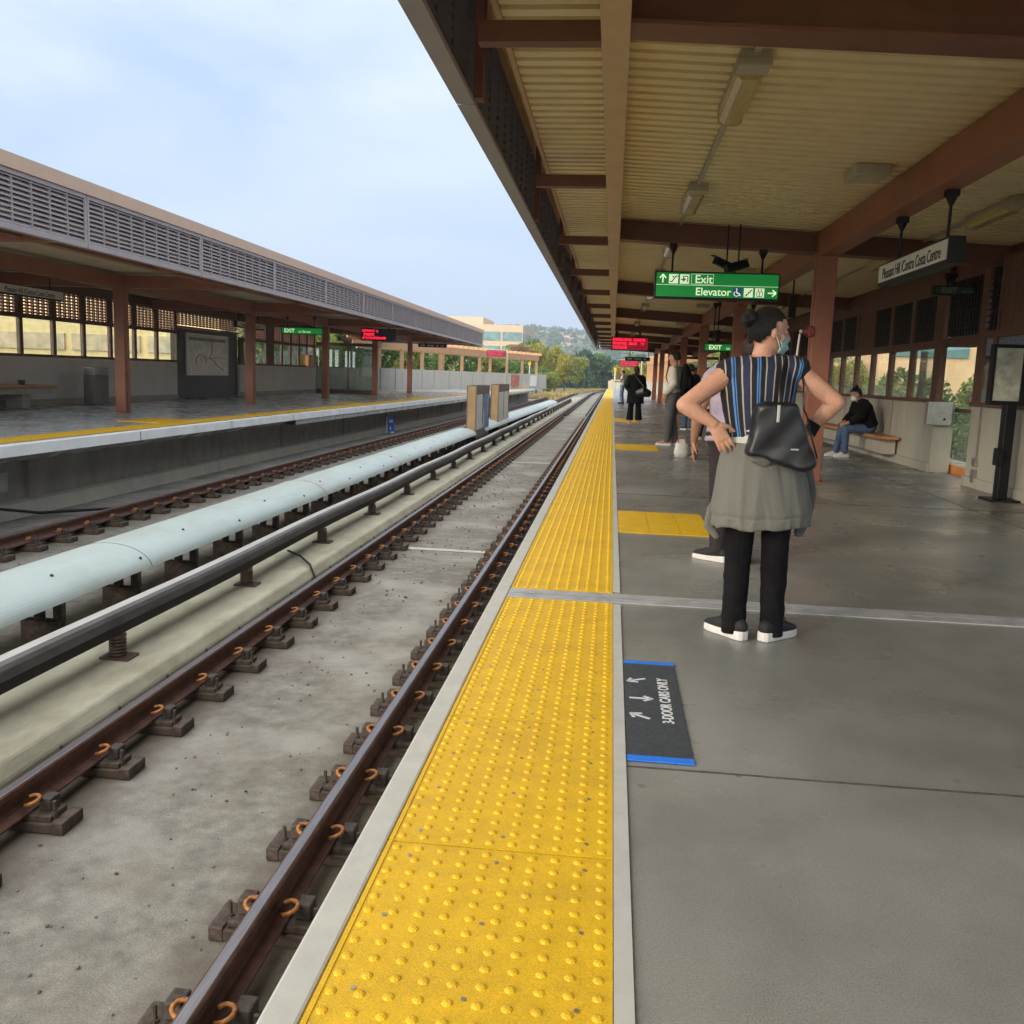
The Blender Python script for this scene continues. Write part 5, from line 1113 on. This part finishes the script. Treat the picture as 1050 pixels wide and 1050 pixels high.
def figure(label, loc, rotz, H, J, vx, skin_m, top=None, bottom=None, shoes=None, hair=None, mask=None, bw=1.0, aw=1.0, torso=None, legr=(.092,.070,.055), heel=0):
    J = {**DEF, **J}; s = H/1.70; t = thing('person', label, 'person', loc); t.rotation_euler = (0, 0, rotz); ORG[t] = Vector((0,0,0))
    P = {k: (Vector(v)*s if len(v) == 3 and k not in ('hf','hu','hdL','hdR','hnL','hnR') else v) for k, v in J.items()}
    X = Vector((1,0,0)); hs = s
    sd = (P['shR']-P['shL']); sd.normalize(); hd = (P['hiR']-P['hiL']).normalized()
    torso = torso or [(.165,.115),(.142,.102),(.165,.112),(.150,.075),(.055,.058)]
    TR = [(a*s*bw, d*s*bw) for a, d in torso]
    body = MB()
    tp = [P['pel']-Vector((0,0,.06))*s, P['pel'], P['waist'], P['chest'], P['sho'], P['neck']]
    body.tube(tp, [(TR[0][0]*.85, TR[0][1]*.8)]+TR[:4]+[(.052*s,.055*s)], 22, side=sd)
    body.tube([P['neck']-Vector((0,0,.05))*s, P['neck'], P['head']-Vector((0,0,.03))*s], [.058*s,.054*s,.052*s], 14)
    body.tube([P['shL'], P['sho'], P['shR']], [(.055*s*aw,.055*s*aw)]*3, 12, rounded=True)
    f, u, r = head(body, P['head'], P['hf'], P['hu'], s)
    for k in 'LR':
        limb(body, [P['sh'+k], P['sh'+k].lerp(P['el'+k], .45), P['el'+k]], [.052*s*aw, .047*s*aw, .039*s*aw]); limb(body, [P['el'+k], P['el'+k].lerp(P['wr'+k], .35), P['wr'+k]], [.039*s*aw, .039*s*aw, .027*s])
        hand(body, P['wr'+k], P['hd'+k], P['hn'+k], 1 if k == 'L' else -1, s)
        limb(body, [P['hi'+k], P['hi'+k].lerp(P['kn'+k], .5), P['kn'+k]], [.078*s,.068*s,.052*s]); limb(body, [P['kn'+k], P['kn'+k].lerp(P['an'+k], .35), P['an'+k]], [.052*s,.050*s,.034*s])
        td = Vector((*P['to'+k], 0)).normalized(); a = P['an'+k]; limb(body, [a-td*.02*s-Vector((0,0,.045))*s, a+td*.09*s-Vector((0,0,.05))*s, a+td*.15*s-Vector((0,0,.062))*s], [.034*s,.036*s,.022*s])
    remesh(body, 'body', vx, skin_m, t)
    if top:
        b = MB(); g = top.get('g', .014)*s
        z0 = top['hem']*s; lo = P['waist'].copy(); dirp = (P['pel']-P['waist'])
        pts = [P['waist']+dirp*((P['waist'].z-z0)/max(.001, -dirp.z)), P['pel'].lerp(P['waist'], .5) if z0 < P['pel'].z else P['waist']+dirp*.3, P['waist'], P['chest'], P['sho'], P['neck']-Vector((0,0,.02))*s]
        hw_ = top.get('flare', 1.0)
        b.tube(pts, [(TR[0][0]*hw_+g, TR[0][1]*hw_+g), ((TR[0][0]+TR[1][0])/2*hw_+g, (TR[0][1]+TR[1][1])/2+g), (TR[1][0]+g, TR[1][1]+g), (TR[2][0]+g, TR[2][1]+g), (TR[3][0]+g, TR[3][1]+g), (.064*s,.064*s)], 26, side=sd)
        b.tube([P['shL'], P['sho'], P['shR']], [.06*s*aw+g*.4]*3, 12, rounded=True)
        for k in 'LR':
            L = top.get('sleeve', 1.0); a, e, w_ = P['sh'+k], P['el'+k], P['wr'+k]
            if L > 0:
                if L <= .5: b.tube([a, a.lerp(e, L)], [.058*s*aw+g, .054*s*aw+g], 12)
                else:
                    q = e.lerp(w_, (L-.5)*1.9); b.tube([a, a.lerp(e, .5), e, e.lerp(q, .5), q], [.058*s*aw+g, .054*s*aw+g, .048*s*aw+g, .044*s*aw+g, .034*s*aw+g], 12)
        if top.get('hood'): b.ell(P['sho']+Vector((0,-.06,.03))*s, (.10*s,.06*s,.05*s))
        remesh(b, 'top', vx*1.1, top['m'], t, dis=top.get('dis'))
    if bottom:
        b = MB(); rr_ = bottom.get('r', legr); L = bottom.get('len', 1)
        b.tube([P['pel'].lerp(P['waist'], .6), P['pel'], P['pel'].lerp((P['hiL']+P['hiR'])/2, 1)-Vector((0,0,.02))*s if 0 else (P['hiL']+P['hiR'])/2-Vector((0,0,.03))*s], [(TR[1][0]+.01*s, TR[1][1]+.01*s), (TR[0][0]+.012*s, TR[0][1]+.015*s), (TR[0][0]*.92+.01*s, TR[0][1]*.9+.01*s)], 24, side=hd)
        for k in 'LR':
            h_, kn, an = P['hi'+k], P['kn'+k], P['an'+k]; e = kn.lerp(an, (L-.5)*2); 
            limb(b, [h_, h_.lerp(kn, .5), kn], [rr_[0]*s, (rr_[0]+rr_[1])/2*s, rr_[1]*s]); b.tube([kn, kn.lerp(e, .5), e-Vector((0,0,bottom.get('drop', .02)))*s], [rr_[1]*s, (rr_[1]+rr_[2])/2*s, rr_[2]*s], 14, side=hd)
        remesh(b, 'trousers', vx*1.1, bottom['m'], t, dis=bottom.get('dis'))
        if bottom.get('cuff'):
            for k in 'LR':
                kn, an = P['kn'+k], P['an'+k]; e = kn.lerp(an, (L-.5)*2); c_ = MB(); c_.tube([e-Vector((0,0,.03))*s, e+Vector((0,0,.02))*s], rr_[2]*s+.008, 14); c_.build('cuff', maskw, t)
    if shoes:
        for k in 'LR':
            td = Vector((*P['to'+k], 0)).normalized(); a = P['an'+k]; z = -a.z; sh = MB(); q = Vector((-td.y, td.x, 0))
            hz_ = heel
            sh.tube([a-td*.055*s+Vector((0,0,z+.068*s+hz_)), a-td*.0*s+Vector((0,0,z+.074*s+hz_*.7)), a+td*.07*s+Vector((0,0,z+.060*s+hz_*.2)), a+td*.14*s+Vector((0,0,z+.048*s)), a+td*.185*s+Vector((0,0,z+.042*s))], [(.036*s,.042*s),(.039*s,.056*s),(.043*s,.040*s),(.044*s,.027*s),(.032*s,.017*s)], 16, side=q, rounded=True)
            if not heel: sh.tube([a+Vector((0,0,z+.06*s)), a+Vector((0,0,z+.088*s))], [.042*s,.038*s], 14)
            sho = remesh(sh, 'shoe', vx*1.0, shoes['m'], t, smooth=2)
            so_ = MB(); pts = []
            for (f_, w_) in ((-.088,.018),(-.075,.034),(-.03,.041),(.04,.041),(.10,.047),(.15,.045),(.185,.034),(.208,.012)): pts.append((f_, w_))
            poly = [a+td*f_*s+q*w_*s for f_, w_ in pts]+[a+td*f_*s-q*w_*s for f_, w_ in pts[::-1]]
            if heel: so_.tube([a-td*.05*s+Vector((0,0,z)), a-td*.055*s+Vector((0,0,z+.05+heel))], [.008, .02], 8)
            else:
                n = len(poly); so_.V += [(p.x, p.y, .001) for p in poly]+[(p.x, p.y, .040*s*(1.25 if i in (0,1,2,n-1,n-2,n-3) else (.8 if i in (7,8) else 1))) for i, p in enumerate(poly)]
                for i in range(n): j = (i+1) % n; so_.face([i, j, n+j, n+i])
                so_.face(list(range(n))[::-1]); so_.face([n+i for i in range(n)])
            so_.build('sole', shoes.get('sole', shoes['m']), sho, bevel=.005 if not heel else 0)
    hc = P['head']
    if hair:
        hb = MB(); n_, k_ = 28, 18; sc = hair.get('s', 1.07)
        for i in range(k_+1):
            ph = math.pi*i/k_
            for j_ in range(n_):
                a = 2*math.pi*j_/n_; x_, y_, z_ = math.sin(ph)*math.cos(a), math.sin(ph)*math.sin(a), math.cos(ph)
                hb.V.append(tuple(hc+r*x_*.079*sc*s+f*(y_*.101*sc-.006)*s+u*(z_*.112*sc+.008)*s))
        for i in range(k_):
            for j_ in range(n_):
                q = [i*n_+j_, i*n_+(j_+1) % n_, (i+1)*n_+(j_+1) % n_, (i+1)*n_+j_]
                ph = math.pi*(i+.5)/k_; a = 2*math.pi*(j_+.5)/n_; yy = math.sin(ph)*math.sin(a); zz = math.cos(ph)
                low = hair.get('low', -.62)
                lim = (.50 if yy > .45 else (.50-(.45-yy)*.74 if yy > -.12 else max(low, .08-(-.12-yy)*2.6)))+.03*math.sin(a*9)
                if zz > lim: hb.face(q)
        o = hb.build('hair', hair['m'], t, smooth=True, fix=False); sm = o.modifiers.new('solid', 'SOLIDIFY'); sm.thickness = .007; sm.offset = 0
        ss = o.modifiers.new('sub', 'SUBSURF'); ss.levels = ss.render_levels = 1
        if hair.get('bun'):
            bp_ = hc-f*hair['bun'][0]*s+u*hair['bun'][1]*s; b = MB(); 
            for q in range(5): a = q*1.3; b.ell(bp_+r*.013*math.cos(a)+u*.015*math.sin(a)-f*.004*q, (.030, .026, .031), r, u)
            remesh(b, 'hair_bun', .006, hair['m'], t, smooth=2)
        if hair.get('long'):
            b = MB(); b.tube([hc+u*.05*s-f*.03*s, hc-f*.055*s-u*.05*s, hc-f*.06*s-u*hair['long']*s], [(.08*s,.07*s),(.075*s,.05*s),(.055*s,.025*s)], 14, side=r, rounded=True); remesh(b, 'long_hair', .01, hair['m'], t)
    if mask:
        mk = MB(); 
        for i in range(9):
            for j_ in range(13):
                a = R(-62+124*j_/12); z_ = -.012-.092*i/8
                rad = .080+.030*math.cos(a)**2+ .006*math.sin(math.pi*i/8)
                ri = rad*(1-.10*max(0, (i-5)/3))
                mk.V.append(tuple(hc+r*math.sin(a)*.068*s*(1-.12*i/8)+f*(math.cos(a)*ri+.005+.006*math.sin(i*math.pi*.5))*s+u*z_*s))
        for i in range(8):
            for j_ in range(12): mk.face([i*13+j_, i*13+j_+1, (i+1)*13+j_+1, (i+1)*13+j_])
        o = mk.build('face_mask', mask, t, smooth=True, fix=False); sm = o.modifiers.new('solid', 'SOLIDIFY'); sm.thickness = .003
        for k in (1, -1):
            b = MB(); p0_ = hc+r*k*.060*s+f*.045*s-u*.02*s; p1_ = hc+r*k*.082*s-f*.014*s-u*.004*s; p2_ = hc+r*k*.056*s+f*.05*s-u*.09*s; b.tube([p0_, p0_.lerp(p1_, .6)+r*k*.004, p1_, p2_.lerp(p1_, .5)+r*k*.006, p2_], .0018, 6); b.build('ear_loop', maskw, t)
    for k in (1, -1):
        MB().ell(hc+r*k*.030*s+f*.0775*s+u*.010*s, (.012*s,.0115*s,.009*s), r, u).build('eye', eye_w, t, smooth=True)
    return t, P, (hc, f, u, r)
# ---- the woman in the striped top
WL = (.76, 4.68, 0)
# striped cloth: warp stripes follow the cloth through a stripe coordinate stored on the mesh
def stripe_mat():
    M = bpy.data.materials.new('cloth_striped'); M.use_nodes = True; n, l = M.node_tree.nodes, M.node_tree.links; b = n['Principled BSDF']
    a = n.new('ShaderNodeAttribute'); a.attribute_name = 'stripe'; r_ = n.new('ShaderNodeValToRGB'); r_.color_ramp.interpolation = 'CONSTANT'
    el = r_.color_ramp.elements
    blk, wht, blu, nav = (.007,.007,.010,1), (.33,.30,.28,1), (.07,.20,.48,1), (.016,.022,.055,1)
    seq = [(0, blk), (.06, wht), (.075, blk), (.135, blu), (.160, nav), (.172, blu), (.185, blk), (.245, wht), (.262, nav), (.345, wht), (.360, blk), (.425, blu), (.440, nav), (.452, blu), (.466, blk), (.52, wht), (.537, nav), (.625, wht), (.640, blk), (.70, wht), (.714, blk), (.77, wht), (.785, nav), (.845, wht), (.86, blk), (.90, blu), (.918, nav), (.932, blu), (.945, blk)]
    el[0].position = 0; el[0].color = seq[0][1]; el[1].position = seq[1][0]; el[1].color = seq[1][1]
    for p, c in seq[2:]: e = el.new(p); e.color = c
    l.new(a.outputs['Fac'], r_.inputs[0]); l.new(r_.outputs[0], b.inputs['Base Color']); b.inputs['Roughness'].default_value = .85
    tb = n.new('ShaderNodeTexNoise'); tb.inputs['Scale'].default_value = 300; bp = n.new('ShaderNodeBump'); bp.inputs['Strength'].default_value = .25; bp.inputs['Distance'].default_value = .002
    l.new(tb.outputs['Fac'], bp.inputs['Height']); l.new(bp.outputs[0], b.inputs['Normal']); return M
striped = stripe_mat()
JW = dict(pel=(-.005,0,.98), waist=(-.035,.0,1.115), chest=(-.055,0,1.28), sho=(-.045,-.01,1.405), neck=(-.045,0,1.465), head=(-.022,.02,1.585), hf=(.93,.36,-.10), hu=(.02,.05,1),
          shL=(-.205,-.01,1.375), elL=(-.425,-.09,1.205), wrL=(-.276,-.115,1.118), hdL=(.50,-.10,-.84), hnL=(-.1,1,.1), shR=(.125,-.01,1.395), elR=(.325,-.05,1.245), wrR=(.215,.03,1.10), hdR=(-.55,.6,-.45), hnR=(-.8,-.3,0),
          hiL=(-.085,0,.92), knL=(-.095,.02,.50), anL=(-.097,-.02,.085), toL=(-.60,.8), hiR=(.095,0,.92), knR=(.09,.02,.50), anR=(.10,-.02,.085), toR=(.70,.72))
wm, WP, WH = figure('woman in striped sleeveless top seen from behind, hands on hips, grey sweatshirt round waist', WL, 0, 1.63, JW, .0048, skin,
    top=dict(m=striped, hem=1.095, sleeve=.10, g=.012, dis=fold(.0045, 22, 26)), bottom=dict(m=cl_black, r=(.093,.070,.058), len=1, drop=.062, dis=fold(.0045, 20, 18)), shoes=dict(m=shoe_b, sole=shoe_w),
    hair=dict(m=hairb, bun=(.112,.052), low=-.58, s=1.04), mask=maskm, aw=1.10, torso=[(.178,.135),(.150,.118),(.178,.125),(.165,.082),(.055,.058)])
for c in wm.children:
    if c.name.startswith('top'):
        n = len(c.data.vertices); co = np.empty(n*3, np.float32); c.data.vertices.foreach_get('co', co); co = co.reshape(-1,3)
        zf = np.clip((co[:,2]-1.02)/(1.36-1.02), 0, 1); hwid = .150+.055*zf; xc = -.038-.008*zf
        back = co[:,1] < .02; u_ = (co[:,0]-xc)/hwid; val = np.clip(.5+.5*u_*.98 + .018*np.sin(zf*3.1), .0, .999)
        at = c.data.attributes.new('stripe', 'FLOAT', 'POINT'); at.data.foreach_set('value', val.astype(np.float32))
# hem of the pale tee and the tied sweatshirt
def wrap(zs, name, m_, parent, folds=0, th=.006, n=180, tilt=0):
    b = MB(); Z = []
    for (p_, q_) in zip(zs[:-1], zs[1:]):
        for t_ in range(4): Z.append(tuple(p_[k]+(q_[k]-p_[k])*t_/4 for k in range(5)))
    Z.append(zs[-1])
    for i, (z, cx_, cy_, a, d) in enumerate(Z):
        tt = i/(len(Z)-1)
        for j_ in range(n):
            an = 2*math.pi*j_/n; c_, s_ = math.cos(an), math.sin(an)
            r1 = .38-abs(mn_.noise((c_*2.6, s_*2.6, z*2.2+3))); r2 = .3-abs(mn_.noise((c_*5.5+z*3, s_*5.5, z*6)))
            k = 1+folds*(.35+.65*tt)*(r1*1.35+r2*.45+math.sin(an*3+2)*.3)
            b.V.append((cx_+c_*a*k, cy_+s_*d*k, z+tilt*tt*c_+folds*.22*tt*mn_.noise((c_*2, s_*2, 5))))
    N_ = len(Z)
    for i in range(N_-1):
        for j_ in range(n): b.face([i*n+j_, i*n+(j_+1) % n, (i+1)*n+(j_+1) % n, (i+1)*n+j_])
    o = b.build(name, m_, parent, smooth=True); sm = o.modifiers.new('solid', 'SOLIDIFY'); sm.thickness = th; return o
wrap([(1.062,-.035,0,.146,.118),(1.045,-.035,0,.152,.126),(1.02,-.032,0,.158,.132),(.985,-.03,0,.163,.138),(.96,-.03,0,.166,.14)], 'tee_hem', cl_tee, wm, folds=.022)
wrap([(.985,-.034,0,.164,.140),(.97,-.034,-.002,.168,.146),(.95,-.03,-.005,.178,.156),(.91,-.026,-.008,.190,.164),(.86,-.02,-.01,.204,.172),(.80,-.012,-.012,.216,.180),(.75,-.01,-.014,.224,.185),(.70,-.008,-.015,.230,.188),(.650,-.004,-.015,.234,.190),(.632,-.004,-.015,.229,.184),(.628,-.004,-.015,.232,.188),(.580,-.004,-.015,.230,.186)], 'sweatshirt', cl_grey, wm, folds=.10, tilt=.018)
b = MB(); b.tube([(-.03,-.146,.985),(-.035,-.185,.955),(-.03,-.195,.92),(-.02,-.19,.895)], [(.07,.014),(.085,.02),(.07,.018),(.03,.01)], 14, side=(1,0,0), rounded=True); remesh(b, 'hood', .006, cl_grey, wm)
b = MB(); b.tube([(.16,.06,.97),(.21,.07,.86),(.235,.05,.74),(.225,.04,.62),(.20,.03,.54)], [(.03,.03),(.042,.03),(.042,.028),(.036,.03),(.026,.022)], 12, rounded=True); remesh(b, 'sweatshirt_sleeve', .008, cl_slate, wm)
b = MB(); b.tube([(-.17,.06,.75),(-.225,.05,.64),(-.24,.03,.55),(-.20,.02,.50)], [(.02,.012),(.034,.013),(.034,.012),(.02,.010)], 12, rounded=True); remesh(b, 'sweatshirt_sleeve', .008, cl_grey, wm)
for sg, x, y in ((-1, -.097, -.02), (1, .10, -.02)):
    td = Vector((-.6,.8,0)).normalized() if sg < 0 else Vector((.7,.72,0)).normalized(); q = Vector((-td.y, td.x, 0)); c_ = Vector((x, y, .105))+td*.05; b = MB()
    for k in (-1, 1): b.tube([c_, c_+q*k*.018+Vector((0,0,.022)), c_+q*k*.034+Vector((0,0,.004)), c_+q*k*.03+td*.012-Vector((0,0,.012))], .0024, 6)
    b.build('shoelace', shoe_b, wm)
# black tote bag on her right hip
bt_ = thing('tote_bag', 'black leather tote bag hanging at the striped woman\'s right hip', 'bag', (.86, 4.44, .85))
outline = [(767,465),(770,446),(774,428),(779,417),(788,412.5),(804,411.5),(818,413),(823,419),(829,438),(835,458),(840.5,476),(838,481),(826,484),(806,480.5),(784,471.5),(768,468)]
pf = [at_y(x, y, 4.40) for x, y in outline]; pc = sum(pf, Vector())/len(pf)
bb = MB(); n = len(pf)
for k, (dy, sc_k) in enumerate(((.0, .90), (.012, .975), (.035, 1.0), (.105, 1.0), (.13, .97), (.14, .88))):
    for p in pf: q = pc+(p-pc)*sc_k; bb.V.append((q.x, 4.40+dy+.02*math.sin((q.z-.85)*9), q.z))
for k in range(5):
    for i in range(n): bb.face([k*n+i, k*n+(i+1) % n, (k+1)*n+(i+1) % n, (k+1)*n+i])
bb.face(list(range(n))[::-1]); bb.face([5*n+i for i in range(n)])
o = remesh(bb, 'bag_body', .008, leather, bt_, dis=lambda co: .0045*np.sin(co[:,0]*22+co[:,2]*15)+.003*np.sin(co[:,0]*41-co[:,2]*33)); o.data.transform(Matrix.Translation(-ORG[bt_]))
zt = at_y(799, 414, 4.395)
b = MB(); b.box(zt.x-.007, 4.388, zt.z-.085, zt.x+.007, 4.394, zt.z-.005); b.build('zip_pull', steel, bt_, bevel=.002)
lg = at_y(815, 461, 4.39); b = MB(); b.box(lg.x-.018, 4.394, lg.z-.004, lg.x+.018, 4.398, lg.z+.003); b.build('maker_plate', steel, bt_)
for (xa, ya), (xb, yb3), (xc_, yc_), dy in (((799,416),(801,392),(806,368),0),):
    A, B, C = at_y(xa, ya, 4.45), at_y(xb, yb3, 4.535), at_y(xc_, yc_, 4.615); D = Vector((C.x+.005, 4.68, C.z+.018)); E2 = Vector((C.x+.01, 4.76, C.z-.03))
    MB().tube([A, B, C, D, E2], [(.009,.004)]*5, 8, side=(1,0,0)).build('strap', leather, bt_, smooth=True)
b = MB(); q0 = [at_y(x, y, Y) for x, y, Y in ((824,419,4.50),(828,428,4.53),(842,437,4.60),(835,449,4.56),(830,440,4.52))]
b.hexa([q0[1], q0[2], q0[3], q0[4]], [v+Vector((0,.012,0)) for v in (q0[1], q0[2], q0[3], q0[4])]); b.build('side_flap', cl_black, bt_, bevel=.003)
MB().tube([at_y(820,366,4.64), at_y(824,395,4.60), q0[0], q0[1], q0[4], at_y(838,470,4.47)], [(.008,.004)]*6, 8, side=(0,1,0)).build('long_strap', leather, bt_, smooth=True)
# ---- the others
figure('person in a lilac shirt and dark trousers just beyond the striped woman', (.90, 6.70, 0), R(0), 1.62, dict(toL=(-.8,.6), head=(.10,.04,1.572), neck=(.07,0,1.45), hf=(1,.2,0), elL=(-.30,.0,1.12), wrL=(-.31,.12,.88), elR=(.30,.0,1.12), wrR=(.31,.12,.88), shL=(-.20,0,1.375)), .009, skin_d,
       top=dict(m=cl_lilac, hem=.90, sleeve=.42, flare=1.0, dis=fold(.003, 20, 24)), bottom=dict(m=cl_brown, r=(.125,.085,.06)), shoes=dict(m=shoe_b, sole=shoe_w), hair=dict(m=hairbr), mask=maskw, bw=1.40, aw=1.15)
figure('person in cropped black trousers with pale cuffs and black heels, half hidden', (1.60, 15.75, 0), R(15), 1.62, dict(pel=(0,0,.92), waist=(.08,.1,1.0), chest=(.25,.2,1.05), sho=(.34,.25,1.08), neck=(.38,.27,1.12), head=(.46,.32,1.18), hf=(.5,.6,-.6), shL=(.25,.10,1.07), elL=(.22,.22,.85), wrL=(.28,.3,.66), shR=(.40,.38,1.07), elR=(.40,.45,.85), wrR=(.38,.45,.66), anL=(-.22,-.05,.085), knL=(-.17,.0,.5)), .012, skin,
       top=dict(m=cl_black, hem=.9, sleeve=1.0), bottom=dict(m=cl_black, r=(.11,.085,.075), len=.66, cuff=True), shoes=dict(m=shoe_b), hair=dict(m=hairbr, long=.12), heel=.05)
mn, MP, MH = figure('man in a beige shirt and grey trousers facing the track with a black backpack', (1.20, 18.6, 0), R(70), 1.84, dict(elL=(-.22,-.06,1.12), wrL=(-.22,.10,.93), wrR=(.22,.08,.92), anL=(-.07,.05,.085), anR=(.07,-.06,.085), hf=(.15,1,-.05)), .010, skin_d,
       top=dict(m=cl_beige, hem=.96, sleeve=1.0, g=.02, dis=fold(.005, 16, 22)), bottom=dict(m=cl_slate, r=(.105,.08,.062)), shoes=dict(m=shoe_t, sole=shoe_w), hair=dict(m=hairb, low=-.3))
def backpack(loc, rotz, m_, lab, s=1):
    t = thing('backpack', lab, 'backpack', loc); t.rotation_euler = (0,0,rotz); ORG[t] = Vector()
    b = MB(); b.tube([(0,-.20,-.26),(0,-.22,-.18),(0,-.22,.05),(0,-.19,.20)], [(.13,.06),(.155,.10),(.15,.095),(.09,.05)], 18, side=(1,0,0), rounded=True); b.tube([(0,-.31,-.18),(0,-.31,-.02)], [(.11,.04),(.10,.035)], 12, side=(1,0,0), rounded=True); remesh(b, 'pack_body', .012, m_, t)
    for sg in (-1, 1): MB().tube([(sg*.08,-.14,.16),(sg*.10,-.02,.19),(sg*.105,.11,.12),(sg*.11,.13,-.02),(sg*.14,.04,-.16),(sg*.13,-.12,-.20)], [(.022,.006)]*6, 8, side=(1,0,0)).build('strap', m_, t, smooth=True)
    t.scale = (s,s,s); return t
backpack((1.20, 18.6, 1.34), R(70), cl_black, 'black backpack worn by the man in the beige shirt', 1.08)
figure('person in dark jeans and a black jacket standing behind the man with the backpack', (2.02, 24.8, 0), R(20), 1.72, dict(), .014, skin_d, top=dict(m=cl_black, hem=.85, sleeve=1), bottom=dict(m=denim, r=(.10,.078,.065)), shoes=dict(m=shoe_b, sole=shoe_w), hair=dict(m=hairb))
figure('woman in black seen from behind with brown hair and flared trousers', (.66, 26.6, 0), R(12), 1.64, dict(elL=(-.27,.0,1.12), wrL=(-.16,.18,1.0), hdL=(.5,.8,0), anL=(-.14,0,.085), anR=(.13,0,.085), knL=(-.12,.02,.5), knR=(.11,.02,.5)), .011, skin,
       top=dict(m=cl_black, hem=.62, sleeve=.95, g=.035, flare=1.15, dis=fold(.006, 14, 18)), bottom=dict(m=cl_black, r=(.11,.085,.11), drop=-.05), shoes=dict(m=shoe_p), hair=dict(m=hairbr, long=.12), bw=1.15, heel=.03)
t = thing('shoulder_bag', 'black shoulder bag worn across the back of the woman in black', 'bag', (.88, 26.4, .9)); b = MB(); b.tube([(.70,26.34,.88),(.86,26.3,.94),(1.04,26.36,.88)], [(.10,.06),(.15,.08),(.10,.05)], 14, side=(0,0,1), rounded=True); o = remesh(b, 'bag_body', .014, leather, t); o.data.transform(Matrix.Translation(-ORG[t]))
MB().tube([(.92,26.33,1.02),(.78,26.38,1.2),(.58,26.46,1.42),(.54,26.6,1.44)], [(.02,.005)]*4, 6, side=(1,0,0)).build('strap', leather, t)
figure('far man in a straw hat, white shirt and pale jeans facing the track', (.52, 48.5, 0), R(75), 1.72, dict(wrL=(-.16,.30,1.12), elL=(-.23,.06,1.12), wrR=(.16,.30,1.12), elR=(.23,.06,1.12), hdL=(.2,1,0), hdR=(-.2,1,0)), .016, skin, top=dict(m=maskw, hem=.95, sleeve=.5), bottom=dict(m=denim_l, r=(.10,.08,.068)), shoes=dict(m=shoe_b), hair=dict(m=hairbr))
backpack((.52, 48.5, 1.24), R(75), cl_slate, 'dark backpack on the far man in the straw hat')
t = MB(); t.tube([(.50,48.5,1.70),(.50,48.5,1.715)], .17, 20); t.tube([(.50,48.5,1.715),(.50,48.5,1.80),(.50,48.5,1.82)], [.10,.085,.05], 16); t.build('straw_hat', mat('straw', (.6,.48,.28), .8, var=.1, scale=20), label='straw hat on the far man by the yellow strip', cat='hat')
# seated woman, facing the track
SW = figure('woman in a black hoodie and jeans sitting on the bench, looking down', (4.66, 17.55, 0), R(97), 1.62, dict(pel=(0,0,.60), waist=(0,.05,.74), chest=(0,.13,.92), sho=(0,.19,1.04), neck=(0,.23,1.10), head=(0,.29,1.205), hf=(0,1,-.45), hu=(0,.4,1),
       shL=(-.17,.19,1.03), elL=(-.23,.24,.80), wrL=(-.10,.44,.66), hdL=(.3,1,-.5), shR=(.17,.19,1.03), elR=(.23,.24,.80), wrR=(.10,.44,.66), hdR=(-.3,1,-.5), hiL=(-.09,.03,.56), knL=(-.10,.47,.55), anL=(-.08,.45,.09), toL=(0,1), hiR=(.09,.03,.56), knR=(.10,.47,.55), anR=(.10,.56,.09), toR=(0,1)), .009, skin_d,
       top=dict(m=cl_black, hem=.60, sleeve=.95, g=.035, hood=True, dis=fold(.006, 14, 18)), bottom=dict(m=denim, r=(.105,.078,.06)), shoes=dict(m=shoe_w, sole=shoe_w), hair=dict(m=hairb, bun=(.05,.12)), mask=maskw, bw=1.2, aw=1.15)
# white handbag on the floor
t = thing('handbag', 'white handbag with a brown handle standing on the floor by the man\'s shoe', 'bag', (1.22, 16.0, 0)); b = MB(); b.tube([(1.22,16.0,.03),(1.22,16.0,.06),(1.22,16.0,.20),(1.21,16.0,.27)], [(.12,.07),(.13,.08),(.11,.06),(.07,.03)], 16, side=(1,0,0), rounded=True); o = remesh(b, 'bag_body', .010, mat('bag_white', (.62,.60,.54), .6, var=.1, scale=20, coord='obj'), t); o.data.transform(Matrix.Translation(-ORG[t]))
MB().tube([(1.15,15.95,.24),(1.16,15.93,.33),(1.22,15.93,.36),(1.27,15.93,.33),(1.28,15.95,.24)], .010, 8).build('handle', shoe_t, t, smooth=True)
# ------------------------------------------------------------ air
hzm = bpy.data.materials.new('haze'); hzm.use_nodes = True; n, l = hzm.node_tree.nodes, hzm.node_tree.links; n.clear()
ho = n.new('ShaderNodeOutputMaterial'); pv = n.new('ShaderNodeVolumePrincipled'); pv.inputs['Color'].default_value = (.80, .88, 1, 1); pv.inputs['Density'].default_value = .00034; pv.inputs['Anisotropy'].default_value = .2
l.new(pv.outputs[0], ho.inputs['Volume'])
h = MB().box(-2600, -70, -3, 2600, 3600, 130).build('haze', hzm); tag(h, 'pale blue haze over the whole scene', 'haze', kind='stuff')
S.cycles.volume_max_steps = 8; S.cycles.volume_bounces = 0
# small stones and crumbs lying on the track bed
rp_ = random.Random(8); b = MB()
for k in range(620):
    y = 2+ (rp_.random()**1.6)*26; x = rp_.uniform(-2.95, -1.65) if k % 3 else rp_.uniform(-7.4, -5.7)
    if k % 9 == 0: x = rp_.uniform(-1.15, -.75)
    r = rp_.uniform(.003, .011)*(1 if y < 10 else 1.8); b.ell((x, y, -1.298+r*.5), (r*rp_.uniform(.8, 1.5), r, r*.6), (math.cos(k), math.sin(k), 0), (0,0,1), 6, 4)
b.build('gravel', mat('gravel', (.17,.145,.12), .9, var=.5, scale=40), label='loose stones and crumbs scattered on the track bed', cat='gravel', kind='stuff')
